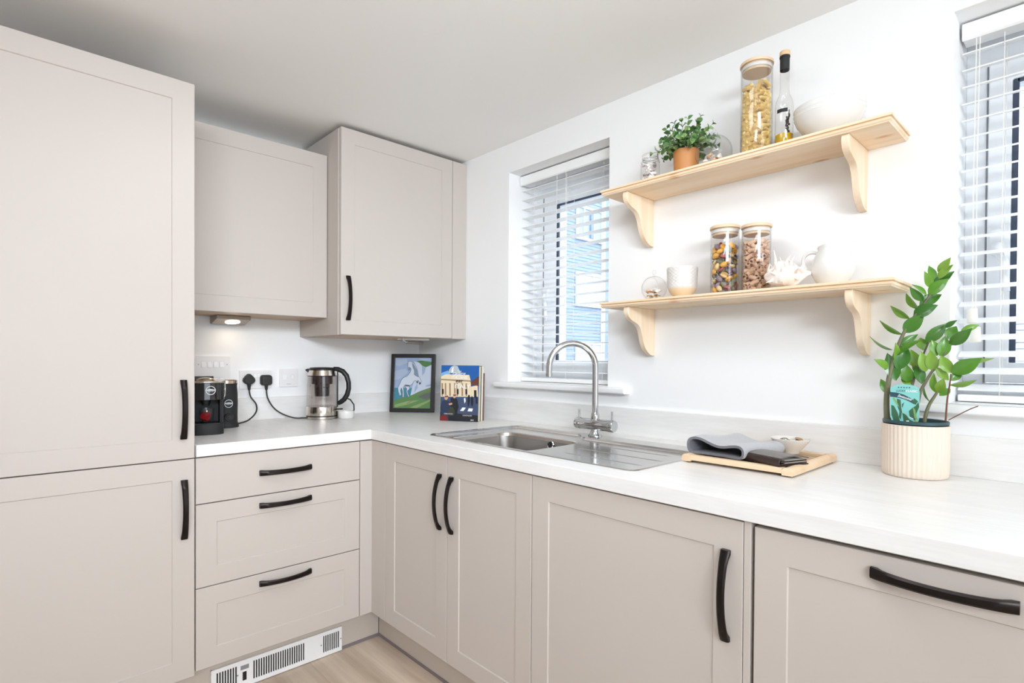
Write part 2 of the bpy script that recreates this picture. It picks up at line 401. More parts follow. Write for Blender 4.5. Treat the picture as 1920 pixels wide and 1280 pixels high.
sill(2, W2, -2.405, -3.12, 'rounded white window board behind the tall plant')

# ---- venetian blinds
def blind(W, n_slat, pitch, tilt, label, cords, tassels):
    yl, yr, zb, zt = W; xc = 0.108; yl -= 0.006; yr += 0.006
    t = thing('venetian_blind', label, 'blind', (xc, (yl+yr)/2, zb), group='white venetian blinds')
    top = zt-0.006
    MB().box(0.082, 0.136, yl, yr, top-0.038, top-0.002).build('headrail', 'blind_white', t, bevel=0.002)
    v = MB().ext([[(0.072, top), (0.080, top), (0.080, top-0.041), (0.076, top-0.044), (0.070, top-0.040), (0.069, top-0.01)]], yl, yr, 'y').build('valance', 'blind_white', t, 50)
    sl = None; z0 = top-0.066
    for k in range(n_slat):
        z = z0-pitch*k
        if sl is None:
            rs = []
            for y in (yl+0.0, yr):
                ring = []
                for i in range(9):
                    a = (i/8-0.5)*0.05; ring.append(Vector((a, y, 0.0022*(1-(a/0.025)**2))))
                for i in range(8, -1, -1):
                    a = (i/8-0.5)*0.05; ring.append(Vector((a, y, 0.0022*(1-(a/0.025)**2)-0.0026)))
                rs.append(ring)
            m = MB().rings(rs)
            m.v = [Vector((p.x*math.cos(tilt)-p.z*math.sin(tilt)+xc, p.y, p.x*math.sin(tilt)+p.z*math.cos(tilt)+z)) for p in m.v]
            sl = m.build('slat', 'blind_white', t, 50)
        else:
            c = copy_of(sl, t); c.location.z = z-z0
    zr = z0-pitch*n_slat
    MB().box(xc-0.026, xc+0.026, yl, yr, zb+0.004, zb+0.022).build('bottom_rail', 'blind_white', t, bevel=0.003)
    for y in (yl-0.085, (yl+yr)/2, yr+0.085):
        m = MB()
        for x in (xc-0.0262, xc+0.0262): m.tube([(x, y, zb+0.018), (x, y, top-0.05)], 0.0008, 6)
        for k in range(n_slat):
            z = z0-pitch*k; m.tube([(xc-0.026, y, z-0.026*math.sin(tilt)-0.002), (xc+0.026, y, z+0.026*math.sin(tilt)-0.002)], 0.0005, 4)
        m.build('ladder_cord', 'cord_white', t)
    for (y, z1) in cords:
        m = MB().tube([(0.066, y, top-0.05), (0.064, y+0.002, top-0.4), (0.062, y, z1)], 0.0011, 6).build('pull_cord', 'cord_white', t)
        if tassels:
            MB().lathe([(0.002, 0), (0.0105, -0.004), (0.0115, -0.03), (0.012, -0.040), (0.010, -0.042)], 12, (0.062, y, z1)).build('tassel', 'cord_white', m, 50)
    return t
blind(W1, 21, 0.0442, 0.0, 'white venetian blind behind the tap', [(-1.02, 1.30), (-1.075, 1.42)], False)
blind(W2, 21, 0.0450, R(16), 'white venetian blind at the right edge behind the tall plant', [(-2.500, 1.345), (-2.507, 1.295)], True)

# ================================================================== OUTSIDE
tag(MB().box(0.5, 40, -25, 30, -0.5, -0.4).build('ground', 'paving'), 'pale paving outside the windows', None, kind='structure')
HY = 10.0
t = thing('house', 'pale blue clapboard house with white windows, seen through the sink window', 'house', (13, HY, -0.4))
m = MB(); prof = []
for k in range(84):
    z = -0.4+k*0.117; prof += [(HY-0.018, z), (HY, z+0.117)]
vs = [(x, y, z) for (y, z) in prof for x in (9.0, 14.62)]
m.add(vs, [(2*k, 2*k+1, 2*k+3, 2*k+2) for k in range(len(prof)-1)])
sd = m.build('siding', 'siding_blue', t); sd['kind'] = 'stuff'
m = MB(); m.add([(14.78-(HY-y), HY+0.05+(xx_-9.0), z) for (y, z) in prof for xx_ in (9.0, 16.0)], [(2*k, 2*k+1, 2*k+3, 2*k+2) for k in range(len(prof)-1)])
# return wall beyond the corner board
sd2 = MB().box(14.78, 19.5, HY+1.2, HY+1.25, -0.4, 9.4).build('side_wing', 'siding_blue', t)
MB().box(14.58, 14.80, HY-0.05, HY+0.2, -0.4, 9.4).build('corner_board', 'house_white', t)
for (z0, z1, pane) in ((0.62, 1.86, 'house_white'), (3.11, 4.33, 'house_white'), (5.47, 6.69, 'house_pane')):
    wd = MB().ext([[(13.12, z0), (14.60, z0), (14.60, z1), (13.12, z1)], [(13.22, z0+0.10), (13.50, z0+0.10), (13.50, z1-0.10), (13.22, z1-0.10)],
                   [(13.56, z0+0.10), (14.04, z0+0.10), (14.04, z1-0.10), (13.56, z1-0.10)], [(14.10, z0+0.10), (14.50, z0+0.10), (14.50, z1-0.10), (14.10, z1-0.10)]], HY-0.09, HY-0.02, 'y').build('window_frame', 'house_white', t)
    for (a, b) in ((13.22, 13.50), (13.56, 14.04), (14.10, 14.50)):
        MB().box(a, b, HY-0.05, HY-0.04, z0+0.10, z1-0.10).build('pane', pane, wd)
    if pane == 'house_pane':
        MB().box(13.86, 13.99, HY-0.12, HY-0.05, z0+0.1, z1-0.1).build('blind_edge', 'house_pane_dark', wd)
t = thing('garden_building', 'pale louvred outbuilding glimpsed through the right-hand window', 'outbuilding', (14, -3.0, -0.4))
MB().box(14, 17, -7, 0.0, -0.4, 2.2).build('wall', 'house_white', t)
for k in range(8):
    MB().box(13.94, 14.0, -6.9, -0.1, 1.25+k*0.13, 1.35+k*0.13).build('louvre', 'house_white', t)

# ================================================================== KITCHEN UNITS
D, DT = 0.6786, 0.02
def mp_left(face): return lambda a, z, d: (a, face-d, z)
def mp_right(face): return lambda a, z, d: (face-d, a, z)
def door(name, P, a0, a1, z0, z1, parent, inset=0.064, dep=0.0034, shaker=True):
    """a vinyl-wrapped door with a sunk centre panel; a0<a1 along the run"""
    m = MB(); th = DT; e = 0.0012
    def ring(i, d): return [P(a0+i, z0+i, d), P(a1-i, z0+i, d), P(a1-i, z1-i, d), P(a0+i, z1-i, d)]
    rs = [ring(0, -th), ring(0, -e), ring(e, 0)]
    if shaker: rs += [ring(inset, 0), ring(inset+0.0022, -dep)]
    m.rings([[Vector(p) for p in r_] for r_ in rs])
    return m.build(name, 'cabinet', parent)
def handle(P, a, z, horiz, parent, L=0.194):
    """bow handle standing off the door, feet at both ends"""
    rs = []; N = 20
    for k in range(N+1):
        s = -1+2*k/N; ho = 0.011+0.022*(1-s*s)**0.9; q = min(1, max(0, (abs(s)-0.76)/0.16)); q = q*q*(3-2*q)
        hi = (ho-0.0085)*(1-q); wdt = 0.0082+0.0016*s*s
        c = L/2*s
        pts = [(-wdt*0.72, hi), (wdt*0.72, hi), (wdt, hi+0.002), (wdt, ho-0.003), (wdt*0.6, ho), (-wdt*0.6, ho), (-wdt, ho-0.003), (-wdt, hi+0.002)]
        rs.append([Vector(P(a+c, z+p[0], p[1]) if horiz else P(a+p[0], z+c, p[1])) for p in pts])
    return MB().rings(rs).build('handle', 'handle_bronze', parent, 38, label='dark bronze bow handle')
PL, PR = mp_left(-D), mp_right(-D)
# ---- tall unit
t = thing('tall_unit', 'tall greige fridge housing unit at the left edge with two stacked doors', 'cupboard', (-1.63, -0.33, 0))
MB().box(-1.934, -1.3315, -0.6566, -0.003, 0.15, 2.096).build('body', 'cabinet_body', t)
d = door('door', PL, -1.932, -1.3305, 0.8675, 2.0999, t); handle(PL, -1.364, 1.030, False, d)
d = door('door', PL, -1.932, -1.3305, 0.1388, 0.8642, t); handle(PL, -1.362, 0.7017, False, d)
# ---- drawer unit
t = thing('drawer_unit', 'greige three-drawer base unit beside the tall unit', 'drawers', (-1.03, -0.33, 0))
MB().box(-1.328, -0.732, -0.6566, -0.003, 0.15, 0.8690).build('body', 'cabinet_body', t)
for k, (z0, z1, sh, hz) in enumerate(((0.7105, 0.8646, False, 0.789), (0.4283, 0.7072, True, 0.672), (0.1516, 0.4252, True, 0.3915))):
    d = door('drawer_front', PL, -1.3268, -0.7333, z0, z1, t, shaker=sh); handle(PL, -1.030, hz, True, d, 0.189)
# ---- inner corner post
m = MB().ext([[(-0.7305, -D), (-D, -D), (-D, -0.7882), (-D+0.02, -0.7882), (-D+0.02, -D+0.02), (-0.7305, -D+0.02)]], 0.1516, 0.8646, 'z')
tag(m.build('corner_post', 'cabinet', bevel=0.001), 'greige filler post in the inner corner of the base units', 'filler post')
# ---- sink base unit, integrated appliance, dishwasher
t = thing('sink_unit', 'greige double-door base unit under the sink', 'cupboard', (-0.33, -1.2, 0))
MB().box(-0.6566, -0.64, -1.6075, -0.79, 0.15, 0.8690).box(-0.64, -0.02, -1.6075, -1.59, 0.15, 0.869).box(-0.64, -0.02, -0.807, -0.79, 0.15, 0.869).box(-0.64, -0.02, -1.59, -0.807, 0.15, 0.168).build('body', 'cabinet_body', t)
d = door('door', PR, -1.1966, -0.7915, 0.1516, 0.8646, t); handle(PR, -1.160, 0.703, False, d)
d = door('door', PR, -1.6070, -1.1996, 0.1516, 0.8646, t); handle(PR, -1.228, 0.703, False, d)
t = thing('base_unit', 'greige single-door base unit right of the sink unit', 'cupboard', (-0.33, -1.92, 0))
MB().box(-0.6566, -0.02, -2.229, -1.6090, 0.15, 0.8690).build('body', 'cabinet_body', t)
d = door('door', PR, -2.2288, -1.6100, 0.1516, 0.8646, t); handle(PR, -2.194, 0.7025, False, d)
MB().box(-D, -0.03, -2.2450, -2.2303, 0.1516, 0.8690).build('side_panel', 'cabinet', t, bevel=0.001)
t = thing('dishwasher', 'integrated dishwasher behind a greige door with a horizontal handle, lower right', 'dishwasher', (-0.33, -2.55, 0))
MB().box(-0.6540, -0.02, -2.852, -2.2530, 0.15, 0.8640).build('body', 'cabinet_body', t)
d = door('door', PR, -2.8520, -2.2523, 0.1516, 0.8600, t); handle(PR, -2.557, 0.828, True, d, 0.196)
tag(MB().box(-D, -0.02, -2.872, -2.855, 0, 0.8690).build('end_panel', 'cabinet', bevel=0.001), 'greige end panel closing the base units past the dishwasher', 'panel')
# ---- plinths with a floor seal
def plinth(b, seal, label):
    p = tag(MB().box(*b).build('plinth', 'plinth_board'), label, 'plinth')
    MB().box(*seal).build('floor_seal', 'plinth_seal', p)
plinth((-1.93, -0.602, -0.602, -0.586, 0.001, 0.15), (-1.93, -0.602, -0.6045, -0.602, 0.001, 0.013), 'greige plinth under the drawer unit and tall unit')
plinth((-0.600, -0.584, -2.853, -0.603, 0.001, 0.15), (-0.6025, -0.600, -2.853, -0.603, 0.001, 0.013), 'greige plinth under the sink run')
# ---- plinth heater
t = thing('plinth_heater', 'white plinth fan heater with vertical grille slots below the drawers', 'heater', (-1.02, -0.61, 0.003))
HX0, HX1, HZ0, HZ1 = -1.263, -0.775, 0.003, 0.1005
slots = []
def slot(xc, hw=0.0026, z0=0.019, z1=0.086): return [(xc-hw, z0), (xc+hw, z0), (xc+hw, z1), (xc-hw, z1)]
for k in range(8): slots.append(slot(-1.243+k*0.0088))
for k in range(22): slots.append(slot(-1.119+k*0.0088))
for k in range(8): slots.append(slot(-0.852+k*0.0088))
MB().ext([[(HX0, HZ0), (HX1, HZ0), (HX1, HZ1), (HX0, HZ1)]]+slots+[[(-1.166, 0.066), (-1.137, 0.066), (-1.137, 0.082), (-1.166, 0.082)], [(-1.159, 0.026), (-1.145, 0.026), (-1.145, 0.058), (-1.159, 0.058)]], -0.6115, -0.6090, 'y').build('grille', 'heater_white', t)
MB().box(HX0+0.004, HX1-0.004, -0.6046, -0.6042, HZ0+0.004, HZ1-0.004).build('back_plate', 'slot_dark', t)
MB().box(-1.166, -1.137, -0.6112, -0.6060, 0.066, 0.082).build('display', 'seal_grey', t, bevel=0.001)
MB().box(-1.159, -1.145, -0.6108, -0.6060, 0.026, 0.058).build('rocker_switch', 'black_plastic', t, bevel=0.001)
MB().box(HX0, HX1, -0.6090, -0.6047, HZ1-0.004, HZ1).box(HX0, HX1, -0.6090, -0.6047, HZ0, HZ0+0.004).box(HX0, HX0+0.004, -0.6090, -0.6047, HZ0, HZ1).box(HX1-0.004, HX1, -0.6090, -0.6047, HZ0, HZ1).build('casing', 'heater_white', t)
for x in (-1.176, -0.863, -0.780): MB().lathe([(0.0028, 0), (0.0028, 0.0012), (0.0018, 0.002)], 10, (x, -0.6115, 0.052), axis=(0, -1, 0)).build('screw', 'screw_zinc', t)
# ---- worktop, L-shaped, cut out for the sink
OV = 0.0098
SX0, SX1, SY0, SY1 = -0.603, -0.118, -1.905, -0.966
cut = rrect(SX0+0.012, SX1-0.012, SY0+0.012, SY1-0.012, 0.03)
m = MB().ext([[(-1.3275, -D-OV), (-D-OV, -D-OV), (-D-OV, -2.880), (-0.001, -2.880), (-0.001, -0.001), (-1.3275, -0.001)], cut], 0.8700, 0.9098, 'z')
wt = tag(m.build('worktop', 'worktop_laminate', bevel=0.0018), 'white wood-grain L-shaped laminate worktop', 'worktop')
wt.data.materials.append(MC['worktop_laminate_x'])
for p in wt.data.polygons:
    if p.normal.y < -0.9 and p.center.x < -0.45: p.material_index = 1     # the edging of the short run is grained along it
tag(MB().box(-1.3275, -0.0195, -0.0185, -0.0005, 0.9098, 1.0136).build('upstand', 'worktop_laminate_x', bevel=0.001), 'white upstand along the socket wall', 'upstand')
tag(MB().box(-0.0185, -0.0005, -2.880, -0.0005, 0.9098, 1.0136).build('upstand', 'worktop_laminate', bevel=0.001), 'white upstand along the window wall', 'upstand')
# ---- wall units
DW, DL = 0.4398, 0.315
PW, PV = mp_left(-DW), mp_left(-DL)
t = thing('wall_unit', 'greige wall cupboard with a handle, in the corner beside the sink window', 'cupboard', (-0.4, -0.2, 1.3064))
MB().box(-0.7042, -0.0908, -0.4180, -0.003, 1.3064, 2.2175).build('body', 'cabinet_body', t, bevel=0.0008)
d = door('door', PW, -0.7000, -0.0925, 1.3074, 2.2198, t); handle(PW, -0.668, 1.4690, False, d, 0.197)
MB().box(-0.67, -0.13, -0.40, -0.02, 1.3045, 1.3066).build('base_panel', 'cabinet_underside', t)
tag(MB().box(-0.0902, -0.001, -DW, -0.40, 1.3064, 2.2198).build('filler_strip', 'cabinet', bevel=0.0012), 'narrow greige filler strip between the corner wall cupboard and the window wall', 'filler strip')
t = thing('wall_unit', 'shallow greige wall cupboard without a handle, above the coffee machine', 'cupboard', (-1.0, -0.15, 1.3855))
MB().box(-1.3285, -0.7062, -0.2935, -0.003, 1.3875, 2.118).build('body', 'cabinet_body', t)
d = door('door', PV, -1.3285, -0.7072, 1.3855, 2.1205, t)
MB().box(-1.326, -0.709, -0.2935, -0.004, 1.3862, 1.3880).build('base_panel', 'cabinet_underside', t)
# ---- under-cupboard lamps
def wedge(base, label, lit, sx=0.14):
    x, y, z = base
    t = thing('cupboard_lamp', label, 'lamp', (x, y, z-0.03))
    MB().ext([[(y-0.05, z), (y+0.05, z), (y+0.05, z-0.034), (y+0.035, z-0.036), (y-0.05, z-0.016)]], x-sx/2, x+sx/2, 'x').build('housing', 'lamp_housing', t, bevel=0.002)
    nrm = Vector((0, -0.02, -0.085)).normalized()
    nrm = Vector((0, -0.229, -0.973))
    cc = Vector((x+0.006, y-0.008, z-0.0262))
    MB().lathe([(0.030, 0.0), (0.030, 0.0012), (0.024, 0.0018)], 24, cc, axis=nrm).build('lens', 'lamp_lens' if lit else 'socket_white', t, 40)
    if lit:
        l = bpy.data.lights.new('cupboard_lamp_light', 'AREA'); l.shape = 'DISK'; l.size = 0.05; l.energy = 0.05; l.color = (1.0, 0.78, 0.56)
        o = bpy.data.objects.new('cupboard_lamp_light', l); col.objects.link(o); o.location = cc+nrm*0.006
        o.rotation_euler = nrm.to_track_quat('-Z', 'Y').to_euler()
wedge((-1.045, -0.075, 1.3860), 'lit wedge lamp under the shallow wall cupboard, warm glow', True)
t = thing('rail_lamp', 'slim grey strip lamp on a bracket under the corner wall cupboard', 'lamp', (-0.24, -0.31, 1.285))
MB().tube([(-0.335, -0.362, 1.3045), (-0.333, -0.361, 1.292), (-0.322, -0.355, 1.2865), (-0.300, -0.342, 1.2855)], 0.006, 10).build('bracket', 'chrome', t, 50)
MB().tube([(-0.300, -0.342, 1.2855), (-0.155, -0.262, 1.2855)], 0.0085, 12).build('strip', 'lamp_housing', t, 50)
MB().box(-0.305, -0.16, -0.335, -0.262, 1.2975, 1.3045).build('mounting_plate', 'socket_white', t)

# ================================================================== SINK AND TAP
ZW = 0.9098
t = thing('sink', 'inset stainless steel sink with one bowl and drainer', 'sink', ((SX0+SX1)/2, (SY0+SY1)/2, ZW))
def strip(m, la, za, lb, zb, mi=0):
    n = len(la); m.add([(p[0], p[1], za) for p in la]+[(p[0], p[1], zb) for p in lb], [(i, (i+1) % n, (i+1) % n+n, i+n) for i in range(n)], mi)
def flat(m, loops, z):
    tri = tessellate_polygon([[Vector((p[0], p[1], 0)) for p in l] for l in loops]); m.add([(p[0], p[1], z) for l in loops for p in l], [tuple(q) for q in tri])
out = rrect(SX0, SX1, SY0, SY1, 0.028, 8)
def pan(i):
    # sunk area: wide round the bowl, narrower beside the drainer where the tap ledge is
    x0, xb, xd = SX0+0.014+i, SX1-0.030-i, SX1-0.090-i
    y1, y0, ym = SY1-0.018-i, SY0+0.016+i, -1.385
    return (arc(x0+0.022, y0+0.022, 0.022, 180, 270, 6)+arc(xd-0.022, y0+0.022, 0.022, 270, 360, 6)
            + [(xd+0.002, ym-0.045), (xd+0.010, ym-0.018), (xd+0.028, ym+0.006), (xb-0.016, ym+0.022), (xb-0.004, ym+0.036), (xb, ym+0.05)]
            + arc(xb-0.022, y1-0.022, 0.022, 0, 90, 6)+arc(x0+0.022, y1-0.022, 0.022, 90, 180, 6))
bowl = lambda i, r_=0.06: rrect(-0.578+i, -0.268-i, -1.458+i, -1.055-i, r_, 8)
m = MB()
strip(m, out, ZW+0.0004, [(p[0]*1.0, p[1]) for p in rrect(SX0+0.003, SX1-0.003, SY0+0.003, SY1-0.003, 0.026, 8)], ZW+0.0028)
flat(m, [rrect(SX0+0.003, SX1-0.003, SY0+0.003, SY1-0.003, 0.026, 8), pan(0)], ZW+0.0028)
strip(m, pan(0), ZW+0.0028, pan(0.004), ZW-0.004); strip(m, pan(0.004), ZW-0.004, pan(0.007), ZW-0.006)
flat(m, [pan(0.007), bowl(-0.006, 0.066)], ZW-0.006)
strip(m, bowl(-0.006, 0.066), ZW-0.006, bowl(-0.001), ZW-0.009)
m.build('deck', 'steel', t, 35)
m = MB(); prev = (-0.001, ZW-0.009, 0.06)
for (i, z, r_) in ((0.003, ZW-0.02, 0.06), (0.008, ZW-0.12, 0.06), (0.016, ZW-0.150, 0.056), (0.032, ZW-0.163, 0.05), (0.06, ZW-0.166, 0.04)):
    strip(m, bowl(prev[0], prev[2]), prev[1], bowl(i, r_), z); prev = (i, z, r_)
flat(m, [bowl(prev[0], prev[2])], prev[1])
b_ = m.build('bowl', 'steel_bowl', t, 50)
MB().lathe([(0.012, 0), (0.017, 0.0), (0.018, 0.002), (0.016, 0.004), (0.012, 0.003)], 20, (-0.2730, -1.306, ZW-0.033), axis=(-1, 0, 0.06), cap0=False, cap1=False).build('overflow_ring', 'chrome', b_, 50)
MB().lathe([(0.0115, 0)]*1+[(0.0115, 0.0012), (0.0, 0.0012)], 16, (-0.2740, -1.306, ZW-0.033), axis=(-1, 0, 0.06)).build('overflow_hole', 'slot_dark', b_)
MB().lathe([(0.045, 0), (0.043, 0.003), (0.03, 0.001), (0.0, 0.001)], 24, (-0.43, -1.29, ZW-0.1655)).build('waste', 'chrome', b_, 50)
for (x, y0, y1) in ((-0.290, -1.84, -1.53), (-0.385, -1.865, -1.53), (-0.485, -1.86, -1.55)):
    MB().tube([(x, y0, ZW-0.0085), (x, y0+0.03, ZW-0.0070), (x, y1-0.03, ZW-0.0070), (x, y1, ZW-0.0085)], 0.0024, 8).build('drainer_ridge', 'steel', t, 60)
# tap
TX, TY = -0.150, -1.4207
t = thing('tap', 'chrome swan-neck mixer tap with two levers behind the sink', 'tap', (TX, TY, ZW+0.003))
MB().lathe([(0.027, 0.0028), (0.027, 0.006), (0.0205, 0.012), (0.0165, 0.022), (0.0155, 0.030)], 28, (TX, TY, ZW)).build('base', 'chrome', t, 40)
MB().lathe([(0.0205, -0.072), (0.0215, -0.070), (0.0215, 0.070), (0.0205, 0.072)], 28, (TX, TY, ZW+0.046), axis=(0, 1, 0)).build('body', 'chrome', t, 40)
for s in (-1, 1):
    c = MB().lathe([(0.0222, 0), (0.0222, 0.019), (0.0205, 0.0215), (0.0, 0.0215)], 28, (TX, TY+s*0.068, ZW+0.046), axis=(0, s, 0)).build('handle_cap', 'chrome', t, 40)
    MB().tube([(TX, TY+s*0.078, ZW+0.060), (TX, TY+s*0.078, ZW+0.100)], 0.0038, 10).build('lever', 'chrome', c, 50)
MB().lathe([(0.0165, 0.060), (0.0165, 0.078), (0.0150, 0.086), (0.0125, 0.092)], 24, (TX, TY, ZW)).build('collar', 'chrome', t, 40)
sp = Vector((-0.305, -1.325, 0)); dx = sp-Vector((TX, TY, 0)); rad = dx.length/2; u_ = dx.normalized()
pts = [(TX, TY, ZW+0.088), (TX, TY, ZW+0.14), (TX, TY, ZW+0.20)]
zc = ZW+0.262
for k in range(25):
    a = math.pi*k/24; q = Vector((TX, TY, 0))+u_*(rad-rad*math.cos(a)); pts.append((q.x, q.y, zc+rad*math.sin(a)))
pts += [(sp.x, sp.y, zc-0.012), (sp.x+u_.x*0.001, sp.y, zc-0.024)]
s_ = MB().tube(pts, 0.0118, 18).build('spout', 'chrome', t, 60)
MB().lathe([(0.0122, 0), (0.0122, -0.012), (0.0105, -0.013), (0.0, -0.011)], 18, (sp.x, sp.y, zc-0.022)).build('nozzle', 'chrome', s_, 50)
MB().lathe([(0.0022, 0), (0.0022, 0.001), (0, 0.001)], 10, Vector((TX, TY, ZW+0.070))+Vector((-0.0165, -0.0, 0)), axis=(-1, -0.1, 0)).build('grub_screw', 'slot_dark', t)

# ================================================================== WALL PLATES AND PLUGS
def plate(name, label, x0, x1, z0, z1, cat):
    t = thing(name, label, cat, ((x0+x1)/2, -0.001, z0))
    MB().ext([rrect(x0, x1, z0, z1, 0.003, 3)], -0.0095, -0.0005, 'y').build('plate', 'socket_white', t, bevel=0.0015)
    return t
def rocker(t, xc, zc, w_=0.017, h_=0.026):
    MB().box(xc-w_/2-0.0008, xc+w_/2+0.0008, -0.00975, -0.0093, zc-h_/2-0.0008, zc+h_/2+0.0008).build('switch_surround', 'socket_grey', t)
    a = MB().add([(xc-w_/2, -0.0098, zc-h_/2), (xc+w_/2, -0.0098, zc-h_/2), (xc+w_/2, -0.0098, zc+h_/2), (xc-w_/2, -0.0098, zc+h_/2), (xc-w_/2, -0.0135, zc-h_/2), (xc+w_/2, -0.0135, zc-h_/2), (xc+w_/2, -0.0102, zc+h_/2), (xc-w_/2, -0.0102, zc+h_/2)],
              [(0, 1, 2, 3), (4, 5, 6, 7), (0, 1, 5, 4), (1, 2, 6, 5), (2, 3, 7, 6), (3, 0, 4, 7)]).build('rocker', 'gloss_white', t)
def screw(t, x, z): MB().lathe([(0.0022, 0), (0.0022, 0.0008), (0, 0.0008)], 8, (x, -0.0095, z), axis=(0, -1, 0)).build('screw', 'screw_zinc', t)
t = plate('grid_switch', 'large white appliance grid switch plate above the coffee machine', -1.1722, -1.0263, 1.060, 1.207, 'switch')
for x in (-1.138, -1.113, -1.088, -1.063): rocker(t, x, 1.170)
for x in (-1.138, -1.113, -1.088, -1.063): rocker(t, x, 1.098)
screw(t, -1.158, 1.170); screw(t, -1.041, 1.170)
t = plate('double_socket', 'white double wall socket holding two black plugs', -0.9873, -0.8430, 1.0565, 1.1424, 'socket')
rocker(t, -0.918, 1.118, 0.012, 0.019); rocker(t, -0.903, 1.118, 0.012, 0.019)
m = MB()
for x in (-0.949, -0.872):
    m.box(x-0.003, x+0.003, -0.0098, -0.0094, 1.103, 1.111).box(x-0.014, x-0.007, -0.0098, -0.0094, 1.080, 1.084).box(x+0.007, x+0.014, -0.0098, -0.0094, 1.080, 1.084)
m.build('pin_hole', 'slot_dark', t)
t = plate('fused_spur', 'small square white fused spur plate right of the double socket', -0.8050, -0.7170, 1.0610, 1.1490, 'switch')
rocker(t, -0.744, 1.108, 0.013, 0.022); MB().box(-0.790, -0.772, -0.0112, -0.0095, 1.096, 1.120).build('fuse_carrier', 'gloss_white', t, bevel=0.0008)
MB().box(-0.772, -0.750, -0.0098, -0.0095, 1.0725, 1.0752).build('printed_mark', 'socket_grey', t)
def plug(label, xc, zc, pts, outline, cab):
    t = thing('plug', label, 'plug', (xc, -0.01, zc), group='black mains plugs')
    m = MB(); n = len(outline); rs = []
    for (k, y) in ((1.0, -0.0098), (1.0, -0.022), (0.93, -0.033), (0.80, -0.037)): rs.append([Vector((xc+p[0]*k, y, zc+p[1]*k)) for p in outline])
    m.rings(rs).build('body', 'plug_black', t, 45, bevel=0.0015)
    MB().tube([(xc, -0.022, zc-0.020), (xc, -0.022, zc-0.032), (xc, -0.022, zc-0.044), (xc, -0.022, zc-0.046)], [0.0095, 0.0072, 0.0058, 0.0040], 12).build('strain_relief', 'plug_black', t, 50)
    # smooth the lead through its points
    P = [Vector((xc, -0.022, zc-0.044))]+[Vector(p) for p in pts]; Q = []
    for k in range(len(P)-1):
        p0, p1, p2, p3 = P[max(k-1, 0)], P[k], P[k+1], P[min(k+2, len(P)-1)]
        for s in range(8):
            q = s/8; Q.append(0.5*((2*p1)+(-p0+p2)*q+(2*p0-5*p1+4*p2-p3)*q*q+(-p0+3*p1-3*p2+p3)*q**3))
    Q.append(P[-1])
    MB().tube(Q, 0.0035, 8).build('lead', 'plug_black', t, 60)
o1 = [(0, 0.030), (0.006, 0.029), (0.016, 0.019), (0.0245, 0.008), (0.0265, 0.0), (0.023, -0.010), (0.014, -0.017), (0.006, -0.021), (-0.006, -0.021), (-0.014, -0.017), (-0.023, -0.010), (-0.0265, 0.0), (-0.0245, 0.008), (-0.016, 0.019), (-0.006, 0.029)]
plug('black pear-shaped plug on the left of the double socket, lead to the frother', -0.9495, 1.0965, [(-0.945, -0.03, 1.020), (-0.926, -0.045, 0.985), (-0.935, -0.07, 0.950), (-0.985, -0.12, 0.921), (-1.050, -0.175, 0.9140)], o1, None)
o2 = rrect(-0.026, 0.026, -0.024, 0.026, 0.013, 4)
plug('black square plug on the right of the double socket, lead to the kettle', -0.8720, 1.0945, [(-0.868, -0.03, 1.010), (-0.848, -0.05, 0.965), (-0.815, -0.075, 0.935), (-0.77, -0.10, 0.916), (-0.735, -0.115, 0.9145), (-0.722, -0.122, 0.9145)], o2, None)

# ================================================================== COFFEE CORNER
def logo(m, wrap, s, mi_ring, mi_txt):
    """round badge: white ring, white band with lettering, small second line"""
    def ringpts(ri, ro, n=36):
        vs = [wrap(ri*math.cos(2*math.pi*i/n), ri*math.sin(2*math.pi*i/n)) for i in range(n)]+[wrap(ro*math.cos(2*math.pi*i/n), ro*math.sin(2*math.pi*i/n)) for i in range(n)]
        m.add(vs, [(i, (i+1) % n, (i+1) % n+n, i+n) for i in range(n)], mi_ring)
    ringpts(s*0.88, s)
    n = 16; xs = [-0.80*s+1.60*s*i/n for i in range(n+1)]
    hgt = lambda x: (0.20+0.13*max(0, 1-abs(x/s)*1.5))*s
    vs = [wrap(x, -0.09*s) for x in xs]+[wrap(x, hgt(x)) for x in xs]; m.add(vs, [(i, i+1, i+n+2, i+n+1) for i in range(n)], mi_ring)
    text(m, 'A MODO MIO', (0, 0, 0), (1, 0, 0), (0, 1, 0), h=0.16*s, wd=1.10*s, mi=mi_ring, wrap=lambda x, y: wrap(x, y-0.32*s))
    text(m, 'LAVAZZA', (0, 0, 0), (1, 0, 0), (0, 1, 0), h=0.20*s, wd=1.30*s, mi=mi_txt, wrap=lambda x, y: wrap(x, y-0.045*s, 0.0003))
t = thing('coffee_machine', 'black capsule coffee machine beside the tall unit', 'coffee machine', (-1.2120, -0.330, ZW), R(-12), local=True)
hw = 0.060; fy = -0.112
def front(i, y_back, bulge=0.030): return [(hw-i, y_back)]+[((hw-i)*math.cos(R(a)), fy+0.02-(bulge-i*0.3)*math.sin(R(a))) for a in range(0, 181, 15)]+[(-hw+i, y_back)]
MB().ext([front(0, 0.045)], 0.0, 0.041, 'z').build('drip_tray', 'black_matte', t, 30, bevel=0.003)
MB().box(-0.045, 0.045, fy-0.002, fy+0.06, 0.0412, 0.0432).build('drip_grid', 'black_plastic', t)
hs = [(hw-0.001, 0.045)]+[(hw-0.001, -0.085), (hw-0.006, -0.100), (hw-0.014, -0.104), (hw-0.014, -0.03), (-hw+0.014, -0.03), (-hw+0.014, -0.104), (-hw+0.006, -0.100), (-hw+0.001, -0.085)]+[(-hw+0.001, 0.045)]
MB().ext([hs], 0.041, 0.132, 'z').build('housing', 'black_matte', t, 30, bevel=0.002)
